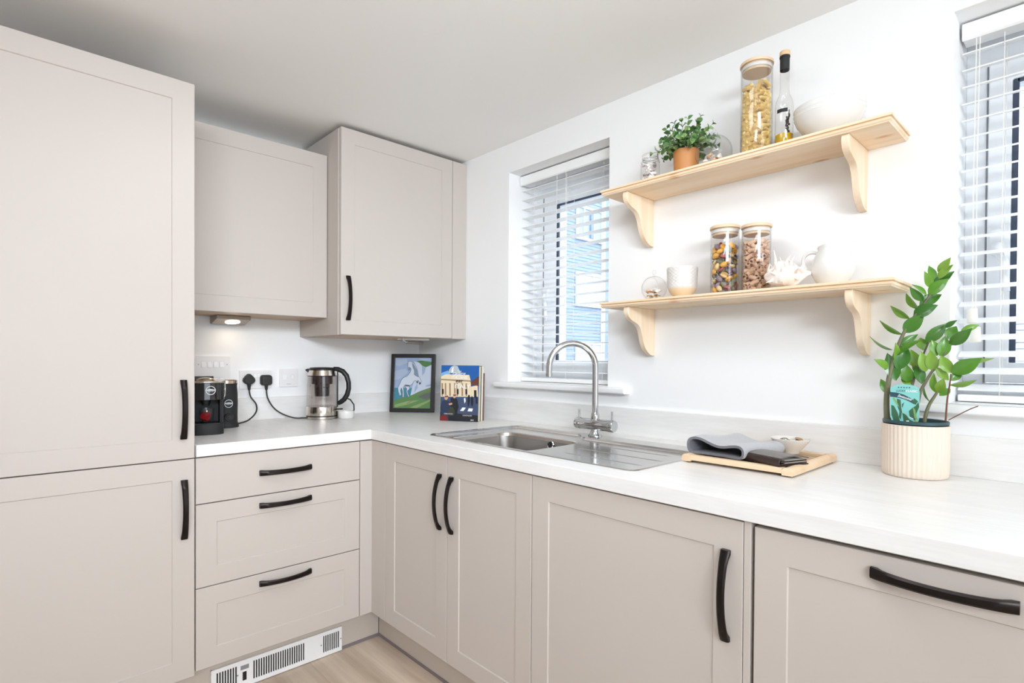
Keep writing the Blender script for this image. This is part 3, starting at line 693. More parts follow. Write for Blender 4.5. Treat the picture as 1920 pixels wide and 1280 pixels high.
MB().ext([front(-0.002, 0.045, 0.038)], 0.132, 0.198, 'z').build('head', 'black_gloss', t, 30, bevel=0.008, seg=4)
MB().lathe([(0.012, 0.110), (0.016, 0.120), (0.018, 0.133)], 16, (0, -0.075, 0)).build('dispenser', 'black_plastic', t, 40)
m = MB(); pr = front(-0.003, 0.030, 0.039)
m.tube([(p[0], p[1], 0.199) for p in pr], 0.0042, 8).build('lever_ring', 'kettle_steel', t, 60)
m = MB(); m.tube([(hw+0.004, fy+0.03, 0.196), (hw+0.0045, fy+0.022, 0.17), (hw+0.0035, fy+0.021, 0.145), (hw-0.002, fy+0.016, 0.137)], 0.0022, 8).build('trim_wire', 'kettle_steel', t, 60)
MB().ext([front(0.006, 0.030, 0.032)], 0.198, 0.2035, 'z').build('lid', 'kettle_steel', t, 30, bevel=0.002)
m = MB(); m.sphere((0, -0.045, 0.2035), 0.034, 0.046, 0.011, 20, 8); m.build('lid_dome', 'copper_tint_steel', t, 60)  # copper tone paints a warm reflection into the chrome lid's colour
MB().ext([rrect(-0.052, 0.030, -0.015, 0.043, 0.012)], 0.198, 0.217, 'z').build('tank_lid', 'black_plastic', t, 30, bevel=0.003)
yb = lambda x: fy+0.02-0.038*math.sqrt(max(0.0, 1-(x/0.062)**2))
m = MB(); logo(m, lambda x, z, e=0.0: Vector((x+0.014, yb(x+0.014)-0.0012-e, z+0.168)), 0.0165, 0, 1); m.build('badge', ['logo_white', 'black_gloss'], t, fixn=False)
# a glass with a red pod stands in the bay
g = thing('espresso_glass', 'small clear glass standing in the coffee machine bay', 'glass', (-1.2255, -0.4080, ZW+0.0435), local=True)
MB().lathe([(0.0, 0.002), (0.020, 0.002), (0.0225, 0.006), (0.0265, 0.055)], 24, cap1=False).build('glass_wall', 'jar_glass', g, 40)
MB().lathe([(0.0, 0.0), (0.0215, 0.0), (0.0235, 0.005)], 24, cap1=False).build('glass_base', 'jar_glass', g, 40)
m = MB().lathe([(0.0, 0), (0.011, 0.0), (0.0145, 0.018), (0.018, 0.020), (0.018, 0.0225), (0.006, 0.0235), (0.0, 0.022)], 22); m.xf(Matrix.Translation((-1.2255, -0.412, ZW+0.056)) @ Matrix.Rotation(R(35), 4, 'X') @ Matrix.Rotation(R(-25), 4, 'Y'))
tag(m.build('coffee_pod', 'pod_red', None, 40), 'red coffee pod lying in the small glass', 'coffee pod')
# milk frother
t = thing('milk_frother', 'black cylindrical milk frother with a dial, right of the coffee machine', 'milk frother', (-1.1066, -0.2231, ZW), R(-14), local=True)
prof = [(0.0495, 0.0), (0.0500, 0.004), (0.0480, 0.016), (0.0450, 0.020), (0.0446, 0.05), (0.0455, 0.10), (0.0450, 0.14), (0.0425, 0.172), (0.0440, 0.184)]
MB().lathe(prof, 40).build('body', 'black_matte', t, 40)
MB().lathe([(0.0430, 0.184), (0.0432, 0.196), (0.040, 0.199), (0.0, 0.199)], 40).build('lid', 'copper_tint_steel', t, 40)
m = MB(); fr_ = lambda x, z, e=0.0: Vector((0.0463*math.sin(x/0.0463), -0.0463*math.cos(x/0.0463)-e, z)); logo(m, lambda x, z, e=0.0: fr_(x+0.010, z+0.101, e), 0.0165, 0, 1); m.build('badge', ['logo_white', 'black_matte'], t, fixn=False)
ax = fr_(0.010, 0.045)-Vector((0, 0, 0.045)); ax.z = 0; ax.normalize()
d = MB().lathe([(0.0165, -0.004), (0.0165, 0.004), (0.0155, 0.0065), (0.011, 0.0065), (0.0095, 0.009), (0.0, 0.009)], 28, fr_(0.010, 0.046), axis=ax).build('dial', 'black_gloss', t, 35)
# ---- kettle: handle points to the camera's right
t = thing('kettle', 'glass and steel kettle with a black handle and infuser', 'kettle', (-0.6533, -0.1465, ZW), R(-43), local=True)
MB().lathe([(0.070, 0.0), (0.0745, 0.002), (0.0745, 0.012), (0.072, 0.0135)], 40).build('power_base', 'kettle_steel', t, 40)
MB().lathe([(0.0735, 0.0130), (0.0735, 0.0172)], 40).build('base_ring', 'black_plastic', t, 40)
MB().lathe([(0.0745, 0.0172), (0.0748, 0.020), (0.0738, 0.056), (0.0728, 0.060), (0.0, 0.061)], 40).build('heater_band', 'kettle_steel', t, 40)
MB().lathe([(0.0725, 0.060), (0.0715, 0.07), (0.0690, 0.15), (0.0662, 0.206)], 40, cap0=False, cap1=False).build('glass_body', 'kettle_glass', t, 40)
MB().lathe([(0.0672, 0.2045), (0.0678, 0.2065), (0.0665, 0.2085)], 40, cap0=False, cap1=False).build('seal_ring', 'black_plastic', t, 40)
m = MB().lathe([(0.0668, 0.2075), (0.0600, 0.234)], 40, cap0=False, cap1=False); m.build('collar', 'kettle_steel', t, 40)
MB().lathe([(0.0605, 0.2335), (0.061, 0.240), (0.055, 0.246), (0.02, 0.2485), (0.0, 0.2485)], 40).build('lid', 'black_plastic', t, 40)
m = MB(); rs = []
for (x, hwid, z0, z1) in ((-0.055, 0.020, 0.216, 0.241), (-0.066, 0.013, 0.220, 0.241), (-0.074, 0.007, 0.226, 0.2385), (-0.080, 0.003, 0.232, 0.2365)):
    rs.append([Vector((x, -hwid, z1)), Vector((x, -hwid*0.6, (z0+z1)/2-0.004)), Vector((x, 0, z0)), Vector((x, hwid*0.6, (z0+z1)/2-0.004)), Vector((x, hwid, z1))])
m.rings(rs).build('spout', 'black_plastic', t, 40)
hp = [(0.056, 0.2405), (0.076, 0.239), (0.100, 0.229), (0.119, 0.207), (0.1285, 0.175), (0.129, 0.145), (0.1215, 0.115), (0.107, 0.092), (0.090, 0.079), (0.078, 0.073)]
MB().tube([(x, 0, z) for x, z in hp], [0.010, 0.0115, 0.012, 0.012, 0.0115, 0.0115, 0.012, 0.012, 0.0115, 0.010], 14).build('handle', 'black_plastic', t, 60)
MB().box(0.0680, 0.0735, -0.010, 0.010, 0.062, 0.2075).build('strap', 'seal_grey', t, bevel=0.002)
MB().box(0.0736, 0.0770, -0.006, 0.006, 0.056, 0.236).build('strap_edge', 'black_plastic', t, bevel=0.001)
i_ = MB().lathe([(0.050, 0.205), (0.0495, 0.168), (0.0365, 0.164), (0.034, 0.108), (0.0, 0.106)], 30, cap0=False).build('infuser', 'smoke_plastic', t, 40)
MB().lathe([(0.0358, 0.150), (0.0335, 0.109), (0.0, 0.108)], 30, cap0=False).build('infuser_mesh', 'infuser', i_, 40)
m = MB()
for (a, z, wd_) in ((-62, 0.152, 0.012), (-64, 0.131, 0.003), (-62, 0.097, 0.003), (-112, 0.104, 0.003), (-122, 0.158, 0.003)):
    rr = 0.0725-(z-0.06)*0.043+0.0004
    for s in range(4):
        a0 = R(a)-wd_/rr/2+wd_/rr*s/4; a1 = R(a)-wd_/rr/2+wd_/rr*(s+1)/4
        m.add([(rr*math.cos(a0), rr*math.sin(a0), z), (rr*math.cos(a1), rr*math.sin(a1), z), (rr*math.cos(a1), rr*math.sin(a1), z+0.003), (rr*math.cos(a0), rr*math.sin(a0), z+0.003)], [(0, 1, 2, 3)])
m.build('level_marks', 'black_plastic', t)
MB().tube([(0.078, 0.03, 0.085), (0.100, 0.035, 0.098), (0.128, 0.03, 0.090), (0.148, 0.022, 0.066), (0.150, 0.02, 0.042), (0.140, 0.03, 0.010), (0.11, 0.045, 0.005), (0.066, 0.030, 0.006)], 0.0032, 8).build('cord', 'black_plastic', t, 60)
MB().tube([(0.070, -0.01, 0.046), (0.086, -0.012, 0.0465), (0.104, -0.013, 0.0475)], 0.0032, 8).build('switch_lever', 'black_plastic', t, 60)
m = MB().lathe([(0.0, 0.003), (0.033, 0.003), (0.036, 0.008), (0.0365, 0.036), (0.0385, 0.037), (0.0392, 0.033), (0.0390, 0.010), (0.036, 0.002), (0.033, 0.0), (0.0, 0.0)], 36, (-0.5652, -0.2204, ZW))
tag(m.build('ramekin', 'ceramic_white', None, 40), 'small white ramekin beside the kettle', 'ramekin')

# ================================================================== PICTURE AND BOOKS
P_('art_sky', (172, 190, 216)); P_('art_cloud', (198, 208, 224)); P_('art_sea', (28, 142, 160)); P_('art_cliff', (226, 230, 240)); P_('art_cliff_shade', (176, 190, 212))
P_('art_grass', (86, 140, 56)); P_('art_grass_light', (150, 178, 92)); P_('art_hill', (66, 130, 44)); P_('art_rock', (92, 96, 86)); P_('art_horse', (236, 238, 242)); P_('art_mane', (132, 156, 172)); P_('art_line', (70, 76, 88)); P_('art_rust', (160, 120, 80))
fw_, fh_ = 0.245, 0.320
t = thing('picture_frame', 'black framed painting of a white rearing horse above a cliff', 'picture', (-0.151, -0.161, ZW), math.atan2(-0.178, 0.1684), local=True)
TL_ = Matrix.Rotation(R(-7), 4, 'X')      # leans back towards the corner (local +y is away from the room)
def lean(mb): return mb.xf(TL_)
b0 = 0.021
m = MB()
m.ext([[(-fw_/2, 0), (fw_/2, 0), (fw_/2, fh_), (-fw_/2, fh_)], [(-fw_/2+b0, b0), (fw_/2-b0, b0), (fw_/2-b0, fh_-b0), (-fw_/2+b0, fh_-b0)]], -0.010, 0.008, 'y')
lean(m).build('frame', 'frame_black', t, bevel=0.0025)
lean(MB().box(-fw_/2+0.004, fw_/2-0.004, 0.0, 0.006, 0.004, fh_-0.004)).build('backing', 'frame_black', t)
def norm_pic(X, Y):
    s = (Y-318)/622; l = 285-42*s; r_ = 720-30*s
    return ((X-l)/(r_-l), 1-s)
AW, AH = fw_-2*b0, fh_-2*b0
def art(parent, name, mats, layers, conv, W_, H_, O, yk):
    m = MB()
    for k, (mi, pts) in enumerate(layers):
        pp = [conv(*p) for p in pts]; pp = [(min(1, max(0, a)), min(1, max(0, b))) for a, b in pp]
        m.poly([(a*W_, b*H_) for a, b in pp], (O[0], O[1]-min(k, 46)*0.00006, O[2]), (1, 0, 0), (0, 0, 1), 0.0, mi)
    return m
AM = ['art_sky', 'art_cloud', 'art_sea', 'art_cliff', 'art_cliff_shade', 'art_grass', 'art_grass_light', 'art_hill', 'art_rock', 'art_horse', 'art_mane', 'art_line', 'art_rust']
LAY = [(0, [(200, 318), (760, 318), (760, 940), (200, 940)]),
 (1, [(290, 340), (420, 332), (430, 380), (330, 420), (280, 410)]), (1, [(270, 480), (400, 450), (430, 500), (330, 580), (265, 590)]), (1, [(560, 325), (700, 322), (700, 345), (600, 345)]),
 (2, [(240, 690), (480, 690), (480, 800), (240, 850)]), (3, [(508, 362), (560, 368), (612, 420), (650, 432), (718, 400), (706, 690), (640, 700), (560, 730), (450, 790), (470, 700), (500, 600), (560, 560)]),
 (4, [(600, 420), (650, 430), (630, 500), (600, 540)]), (4, [(505, 690), (540, 630), (540, 690), (500, 750)]), (4, [(640, 655), (705, 640), (705, 665), (640, 675)]),
 (7, [(525, 360), (600, 352), (720, 368), (716, 402), (650, 432), (606, 418), (565, 375)]), (5, [(240, 842), (330, 815), (440, 790), (560, 735), (705, 680), (700, 945), (240, 945)]),
 (8, [(535, 800), (600, 768), (698, 735), (694, 812), (630, 832), (580, 815)]), (6, [(250, 900), (420, 850), (560, 840), (420, 890), (260, 930)]), (6, [(440, 930), (690, 830), (690, 850), (520, 938)]),
 (12, [(400, 880), (470, 838), (480, 846), (410, 888)]), (12, [(520, 770), (640, 720), (640, 726), (530, 778)]), (12, [(610, 725), (700, 700), (700, 706), (620, 735)]),
 (9, [(437, 365), (465, 360), (490, 372), (515, 395), (535, 440), (548, 490), (552, 540), (575, 575), (587, 600), (580, 640), (562, 645), (562, 610), (545, 592), (548, 620), (535, 632), (527, 602), (500, 604), (480, 640), (455, 660), (440, 672), (447, 700), (417, 730), (427, 770), (442, 797), (425, 800), (405, 740), (410, 700), (385, 660), (370, 690), (374, 750), (372, 805), (356, 805), (358, 730), (345, 690), (335, 720), (342, 770), (325, 797), (308, 740), (302, 690), (328, 640), (345, 600), (370, 565), (420, 545), (455, 500), (470, 460), (462, 442), (452, 470), (434, 467), (431, 400)]),
 (10, [(480, 375), (506, 400), (540, 470), (548, 530), (556, 560), (525, 545), (500, 525), (505, 480), (486, 430)]), (10, [(440, 428), (462, 440), (454, 470), (436, 466)]),
 (11, [(528, 606), (550, 606), (546, 630), (536, 632)]), (11, [(558, 622), (582, 620), (578, 646), (562, 646)]), (11, [(383, 650), (440, 655), (450, 662), (440, 672), (400, 672)])]
_hz = [p for mi, p in LAY if mi == 9][0]
for i_ in range(len(_hz)):
    a_, c_ = Vector(_hz[i_]), Vector(_hz[(i_+1) % len(_hz)]); e_ = (c_-a_).normalized(); n_ = Vector((-e_.y, e_.x))*2.2
    LAY.append((11, [tuple(a_+n_), tuple(c_+n_), tuple(c_-n_), tuple(a_-n_)]))
O_ = (-AW/2, -0.0008, b0)
lean(art(t, 'painting', AM, LAY, norm_pic, AW, AH, O_, 0)).build('painting', AM, t, fixn=False)
lean(MB().box(-AW/2, AW/2, -0.0052, -0.0048, b0, fh_-b0)).build('glazing', 'window_glass', t)

# books
P_('cov_sky', (22, 88, 160)); P_('cov_sky_light', (120, 170, 214)); P_('cov_stone', (226, 208, 176)); P_('cov_stone_dark', (150, 122, 96)); P_('cov_dome', (176, 186, 192)); P_('cov_road', (62, 76, 104)); P_('cov_dark', (26, 28, 36)); P_('cov_coat', (38, 52, 78)); P_('cov_skin', (206, 160, 132)); P_('cov_white', (238, 238, 236)); P_('cov_brick', (96, 58, 44)); P_('cov_green', (52, 58, 44)); P_('cov_red', (116, 36, 34))
bw, bh = 0.192, 0.262
yaw_b = math.atan2(-0.167, 0.094)
t = thing('book', 'large cookbook facing out with a sunny basilica on its cover', 'book', (-0.2259, -0.675, ZW), yaw_b, local=True)
LB = Matrix.Rotation(R(-3), 4, 'X')
bl = lambda mb: mb.xf(LB)
bl(MB().box(-bw/2, bw/2, 0.0, 0.0026, 0, bh).box(-bw/2, bw/2, 0.0325, 0.035, 0, bh).box(-bw/2, -bw/2+0.003, 0.0026, 0.0325, 0, bh)).build('cover', 'cov_coat', t, bevel=0.0006)
bl(MB().box(-bw/2+0.003, bw/2-0.003, 0.0027, 0.0324, 0.003, bh-0.003)).build('pages', 'page_cream', t)
def norm_cov(X, Y):
    s = (Y-408)/(1062-408+14*(X-797)/460); l = 820-23*s; r_ = 1282-27*s
    return ((X-l)/(r_-l), 1-s)
CM = ['cov_sky', 'cov_sky_light', 'cov_stone', 'cov_stone_dark', 'cov_dome', 'cov_road', 'cov_dark', 'cov_coat', 'cov_skin', 'cov_white', 'cov_brick', 'cov_green', 'cov_red']
CL = [(0, [(700, 380), (1400, 380), (1400, 1200), (700, 1200)]), (1, [(790, 500), (900, 470), (960, 560), (790, 560)]), (5, [(780, 790), (1300, 790), (1300, 1200), (780, 1200)]), (6, [(780, 960), (1300, 1000), (1300, 1200), (780, 1200)]),
 (4, [(905, 500), (915, 460), (940, 425), (975, 410), (1020, 415), (1040, 460), (1060, 500)]), (9, [(940, 495), (955, 440), (972, 425), (965, 495)]),
 (2, [(790, 545), (840, 530), (870, 515), (1160, 520), (1178, 590), (1180, 780), (790, 780)]), (3, [(790, 570), (1178, 585), (1178, 600), (790, 585)]), (2, [(1180, 660), (1260, 640), (1262, 780), (1180, 780)]), (10, [(1240, 560), (1285, 530), (1285, 650), (1180, 640), (1175, 600)]),
 (6, [(1215, 700), (1245, 700), (1245, 790), (1215, 790)])]
for x in (830, 870, 925, 985, 1015, 1075, 1125): CL.append((3, [(x-10, 620), (x+8, 620), (x+8, 770), (x-10, 770)]))
for x in (835, 1018, 1122): CL.append((6, [(x-10, 690), (x+12, 690), (x+12, 750), (x-10, 750)]))
CL += [(9, [(1045, 945), (1075, 905), (1115, 908), (1085, 948)]), (9, [(1135, 950), (1150, 915), (1200, 918), (1190, 952)]),
 (6, [(1135, 800), (1148, 755), (1165, 760), (1165, 830), (1150, 895), (1138, 890)]), (6, [(1175, 800), (1190, 765), (1205, 790), (1205, 850), (1195, 895), (1180, 880)]), (6, [(1235, 780), (1255, 775), (1255, 860), (1235, 860)]), (9, [(1092, 800), (1110, 790), (1115, 830), (1100, 860)]),
 (7, [(830, 830), (870, 815), (920, 840), (950, 870), (930, 900), (900, 930), (905, 1070), (820, 1070), (805, 900)]), (6, [(930, 800), (975, 775), (1015, 815), (1030, 900), (1010, 960), (1020, 1080), (955, 1080), (960, 960), (930, 890)]), (11, [(900, 920), (960, 900), (985, 960), (970, 1000), (915, 1010)]),
 (8, [(855, 770), (875, 752), (900, 762), (900, 800), (880, 822), (858, 812)]), (8, [(960, 755), (980, 735), (1000, 750), (998, 785), (980, 800), (962, 790)]), (6, [(862, 775), (902, 772), (902, 784), (864, 787)]), (6, [(966, 756), (1000, 755), (1000, 766), (968, 768)]), (8, [(905, 862), (950, 850), (952, 872), (915, 880)]),
 (12, [(797, 1010), (880, 990), (900, 1070), (797, 1065)])]
m = art(t, 'cover_print', CM, CL, norm_cov, bw, bh, (-bw/2, -0.0002, 0), 0)
def ctext(s, X, Y, h, wd, mi, shear=0.0, bold=0.0):
    a, b = norm_cov(X, Y); text(m, s, (-bw/2+a*bw, -0.0036, b*bh), (1, 0, 0), (0, 0, 1), h=h, wd=wd, mi=mi, shear=shear, bold=bold)
ctext('Two', 1045, 485, 0.008, 0.020, 9, 0.3); ctext('GREEDY', 1042, 530, 0.0135, 0.066, 9, 0, 0.02); ctext('ITALIANS', 1045, 568, 0.0135, 0.076, 9, 0, 0.02); ctext('eat', 1042, 610, 0.016, 0.036, 6, 0.3, 0.01); ctext('ITALY', 1080, 680, 0.0185, 0.078, 9, 0, 0.01)
ctext('ANTONIO', 905, 968, 0.0035, 0.024, 12); ctext('CARLUCCIO', 903, 988, 0.0055, 0.044, 9); ctext('GENNARO', 1130, 985, 0.0035, 0.024, 12); ctext('CONTALDO', 1132, 1008, 0.0055, 0.046, 9)
ctext('BBC', 1192, 1062, 0.0062, 0.017, 9)
bl(m).build('cover_print', CM, t, fixn=False)
t = thing('book', 'cream paperback standing behind the cookbook', 'book', (-0.1915, -0.654, ZW), yaw_b, local=True)
bl(MB().box(-bw/2+0.012, bw/2+0.001, 0.0, 0.0015, 0, 0.258).box(-bw/2+0.012, bw/2+0.001, 0.0165, 0.018, 0, 0.258).box(-bw/2+0.012, -bw/2+0.0135, 0.0015, 0.0165, 0, 0.258)).build('cover', 'book_cream', t)
bl(MB().box(-bw/2+0.0135, bw/2-0.001, 0.0016, 0.0164, 0.002, 0.256)).build('pages', 'page_cream', t)
t = thing('book', 'thin purple-spined book, last behind the cookbook', 'book', (-0.1725, -0.644, ZW), yaw_b, local=True)
bl(MB().box(-bw/2+0.016, bw/2+0.003, 0.0, 0.0012, 0, 0.225).box(-bw/2+0.016, bw/2+0.003, 0.0088, 0.010, 0, 0.225).box(-bw/2+0.016, -bw/2+0.0175, 0.0012, 0.0088, 0, 0.225)).build('cover', 'book_purple', t)
bl(MB().box(-bw/2+0.0175, bw/2+0.001, 0.0013, 0.0087, 0.002, 0.223)).build('pages', 'page_cream', t)

# ================================================================== TRAY AND WHAT LIES ON IT
TZ = ZW
t = thing('tray', 'low wooden slatted tray on the worktop right of the sink', 'tray', (-0.20, -2.056, TZ))
ty0, ty1, tx0, tx1 = -2.214, -1.912, -0.372, -0.040
for x in (tx0+0.012, tx1-0.012): MB().ext([[(x-0.012, TZ+0.008), (x+0.012, TZ+0.008), (x+0.012, TZ+0.020), (x+0.009, TZ+0.022), (x-0.009, TZ+0.022), (x-0.012, TZ+0.020)]], ty0+0.026, ty1-0.026, 'y').build('long_rail', 'tray_wood', t)
for y in (ty0+0.013, ty1-0.013):
    pr = [(y-0.013, TZ+0.004), (y+0.013, TZ+0.004)]+[(y+0.013*math.cos(R(a)), TZ+0.014+0.0105*math.sin(R(a))) for a in range(0, 181, 20)]
    MB().ext([pr], tx0-0.002, tx1+0.002, 'x').build('end_rail', 'tray_wood', t, 40)
for k in range(9): MB().box(tx0+0.030+k*0.0305, tx0+0.056+k*0.0305, ty0+0.022, ty1-0.022, TZ+0.010, TZ+0.017).build('slat', 'tray_slat', t, bevel=0.001)
for x in (tx0+0.02, tx1-0.02):
    for y in (ty0+0.013, ty1-0.013): MB().lathe([(0.008, 0.0), (0.008, 0.005)], 14, (x, y, TZ)).build('foot', 'rubber', t, 40)
TT = TZ+0.0225
# folded felt cloth: a flattened loop, its open end towards the room
prof_o = [(0.006, 0.004), (0.02, 0.0), (0.06, 0.0), (0.11, 0.0), (0.150, 0.0), (0.164, 0.004), (0.170, 0.014), (0.169, 0.027), (0.160, 0.036), (0.145, 0.038), (0.125, 0.035), (0.105, 0.031), (0.085, 0.031), (0.062, 0.038), (0.042, 0.046), (0.024, 0.049), (0.008, 0.045), (0.000, 0.034), (0.0, 0.016)]
cx_, cy_ = 0.085, 0.02
def inset(pr, dd):
    n = len(pr); o = []
    for i in range(n):
        a, b, c = Vector(pr[i-1]), Vector(pr[i]), Vector(pr[(i+1) % n]); e = (c-a).normalized(); o.append((b.x-e.y*dd, b.y+e.x*dd))
    return o
def closed_smooth(pr, sub=4):
    P = [Vector(p) for p in pr]; n = len(P); o = []
    for k in range(n):
        p0, p1, p2, p3 = P[k-1], P[k], P[(k+1) % n], P[(k+2) % n]
        for s in range(sub):
            q = s/sub; v = 0.5*((2*p1)+(-p0+p2)*q+(2*p0-5*p1+4*p2-p3)*q*q+(-p0+3*p1-3*p2+p3)*q**3); o.append((v.x, max(0.0, v.y)))
    return o
prof_o = closed_smooth(prof_o)
prof_i = inset(prof_o, 0.0072)
def clothring(pr, k):
    x = -0.352+0.200*k; sh = 0.030*k; hs_ = 1-0.10*k+0.06*math.sin(k*7); ws = 1-0.05*k
    return [Vector((x+0.012*math.sin(p[0]*20)*(1-k)-0.03*(p[0]-0.085)*(1-k), -1.915-p[0]*ws-sh+0.006*math.sin(k*5), TT+0.001+p[1]*hs_)) for p in pr]
t = thing('felt_cloth', 'folded grey felt cloth on the tray', 'cloth', (-0.22, -2.0, TT))
ks = [i/12 for i in range(13)]
m = MB(); m.rings([clothring(prof_o, k) for k in ks], True, False, False).build('outer_layer', 'felt_grey', t, 60)
m = MB(); m.rings([clothring(prof_i, k) for k in ks], True, False, False, 0)
for k in (0.0, 1.0): m.rings([clothring(prof_o, k), clothring(prof_i, k)], True, False, False, 0)
m.build('cut_edge', 'felt_edge', t, 60)
# wallet
t = thing('wallet', 'dark brown leather bifold wallet on the tray beside the bowl', 'wallet', (-0.302, -2.146, TT), R(-19), local=True)
def leafpts(x0, x1, z0, z1, th, n=10):
    up = []; dn = []
    for i in range(n+1):
        q = i/n; x = x0+(x1-x0)*q; z = z0+(z1-z0)*q+0.006*math.sin(q*math.pi); up.append((x, z+th)); dn.append((x, z))
    return up+dn[::-1]
MB().ext([[(-0.050, 0.0), (0.055, 0.0), (0.055, 0.003), (-0.046, 0.003), (-0.050, 0.008), (-0.049, 0.014), (-0.044, 0.0185), (-0.040, 0.0215), (-0.050, 0.0195), (-0.0545, 0.013), (-0.0545, 0.006)]], -0.054, 0.054, 'y').build('spine', 'leather_brown', t, 40)
MB().ext([leafpts(-0.046, 0.056, 0.0185, 0.0150, 0.0032)], -0.054, 0.054, 'y').build('top_flap', 'leather_top', t, 40)
MB().box(-0.044, 0.050, -0.0535, 0.0535, 0.004, 0.0075).box(-0.044, 0.049, -0.0535, 0.0535, 0.0095, 0.0135).build('pocket', 'leather_brown', t, bevel=0.0008)
MB().box(-0.03, 0.045, -0.053, 0.053, 0.0078, 0.0086).box(-0.03, 0.045, -0.0525, 0.0525, 0.0142, 0.0149).build('card', 'card_white', t)
# speckled bowl with keys
m_, tn, bn = nt('speckled_glaze')
v_ = coords(tn); vo = tn.nodes.new('ShaderNodeTexVoronoi'); vo.inputs['Scale'].default_value = 95; tn.links.new(v_, vo.inputs['Vector'])
sp_ = ramp(tn, vo.outputs['Distance'], [(0.0, (1, 1, 1)), (0.16, (1, 1, 1)), (0.24, (0, 0, 0))]); ns = noise(tn, v_, 40); gate = ramp(tn, ns, [(0.55, (0, 0, 0)), (0.6, (1, 1, 1))])
mu = tn.nodes.new('ShaderNodeMix'); mu.data_type = 'RGBA'; mu.blend_type = 'MULTIPLY'; mu.inputs[0].default_value = 1; tn.links.new(sp_, mu.inputs[6]); tn.links.new(gate, mu.inputs[7])
tn.links.new(mixc(tn, mu.outputs[2], lin((226, 220, 212)), lin((120, 92, 70))), bn.inputs['Base Color']); bn.inputs['Roughness'].default_value = 0.35
BX, BY = -0.115, -2.114
m = MB().lathe([(0.0, 0.0), (0.022, 0.0), (0.024, 0.004), (0.036, 0.018), (0.0525, 0.040), (0.0535, 0.0425), (0.0525, 0.0435), (0.050, 0.042), (0.034, 0.022), (0.020, 0.008), (0.0, 0.006)], 40, (BX, BY, TT))
tag(m.build('bowl', 'speckled_glaze', None, 50), 'small speckled pottery bowl on the tray holding keys', 'bowl')
M('fob_black', (36, 38, 42), 0.25); M('brass', (176, 140, 92), 0.3, 0.9)
t = thing('car_key', 'black and silver car key fob in the speckled bowl', 'key', (BX-0.014, BY+0.012, TT+0.026), R(25), local=True)
m = MB().sphere((0, 0, 0.010), 0.026, 0.014, 0.008, 18, 10); m.xf(Matrix.Rotation(R(14), 4, 'Y')); m.build('fob', 'fob_black', t, 60)
m = MB().tube([(0.026*math.cos(a/10*math.pi), 0.0145*math.sin(a/10*math.pi), 0.011) for a in range(0, 21)], 0.0016, 6); m.xf(Matrix.Rotation(R(14), 4, 'Y')); m.build('silver_edge', 'chrome', t, 60)
t = thing('key_ring', 'brass keys on a ring in the speckled bowl', 'key', (BX+0.020, BY-0.016, TT+0.024), R(40), local=True)
MB().tube([(0.011*math.cos(a/8*math.pi), 0.011*math.sin(a/8*math.pi), 0.014+0.004*math.cos(a/8*math.pi)) for a in range(17)], 0.0011, 6).build('ring', 'chrome', t, 60)
for k in range(2):
    m = MB().ext([[(0.012*math.cos(R(a)), 0.009*math.sin(R(a))) for a in range(20, 341, 20)]+[(0.012, -0.003), (0.026, -0.003), (0.028, 0), (0.026, 0.003), (0.012, 0.003)]], 0, 0.0018, 'z'); m.xf(Matrix.Translation((0.0, 0.0, 0.012+0.004*k)) @ Matrix.Rotation(R(150+40*k), 4, 'Z') @ Matrix.Rotation(R(12), 4, 'Y')); m.build('key_blade', 'brass', t)

# ================================================================== TALL PLANT
PX, PY = -0.0925, -2.4091
t = thing('plant_pot', 'cream ribbed ceramic cover pot on the worktop by the right window', 'plant pot', (PX, PY, ZW), local=True)
n = 44*4; rs = []
def potring(r_, z, k): return [Vector(((r_+k*0.0011*(math.cos(2*math.pi*i/4)))*math.cos(2*math.pi*i/n), (r_+k*0.0011*math.cos(2*math.pi*i/4))*math.sin(2*math.pi*i/n), z)) for i in range(n)]
for (r_, z, k) in ((0.062, 0.0, 0), (0.0665, 0.001, 0.3), (0.0690, 0.005, 1), (0.0700, 0.02, 1), (0.0705, 0.060, 1), (0.0712, 0.1285, 1), (0.0716, 0.131, 0), (0.0690, 0.1318, 0), (0.0665, 0.129, 0), (0.0655, 0.10, 0)): rs.append(potring(r_, z, k))
MB().rings(rs, True, True, False).build('wall', 'pot_cream', t, 60)
t = thing('potted_plant', 'tall glossy-leaved plant in a dark nursery pot by the right window', 'plant', (PX, PY, ZW), local=True)
MB().lathe([(0.050, 0.012), (0.062, 0.130), (0.0672, 0.1335), (0.0698, 0.1345), (0.0698, 0.1410), (0.0682, 0.1425), (0.0635, 0.141), (0.062, 0.132)], 48, cap1=False).build('nursery_pot', 'pot_teal', t, 45)
MB().lathe([(0.0625, 0.130), (0.04, 0.1325), (0.0, 0.131)], 32).build('soil', 'soil', t, 60)
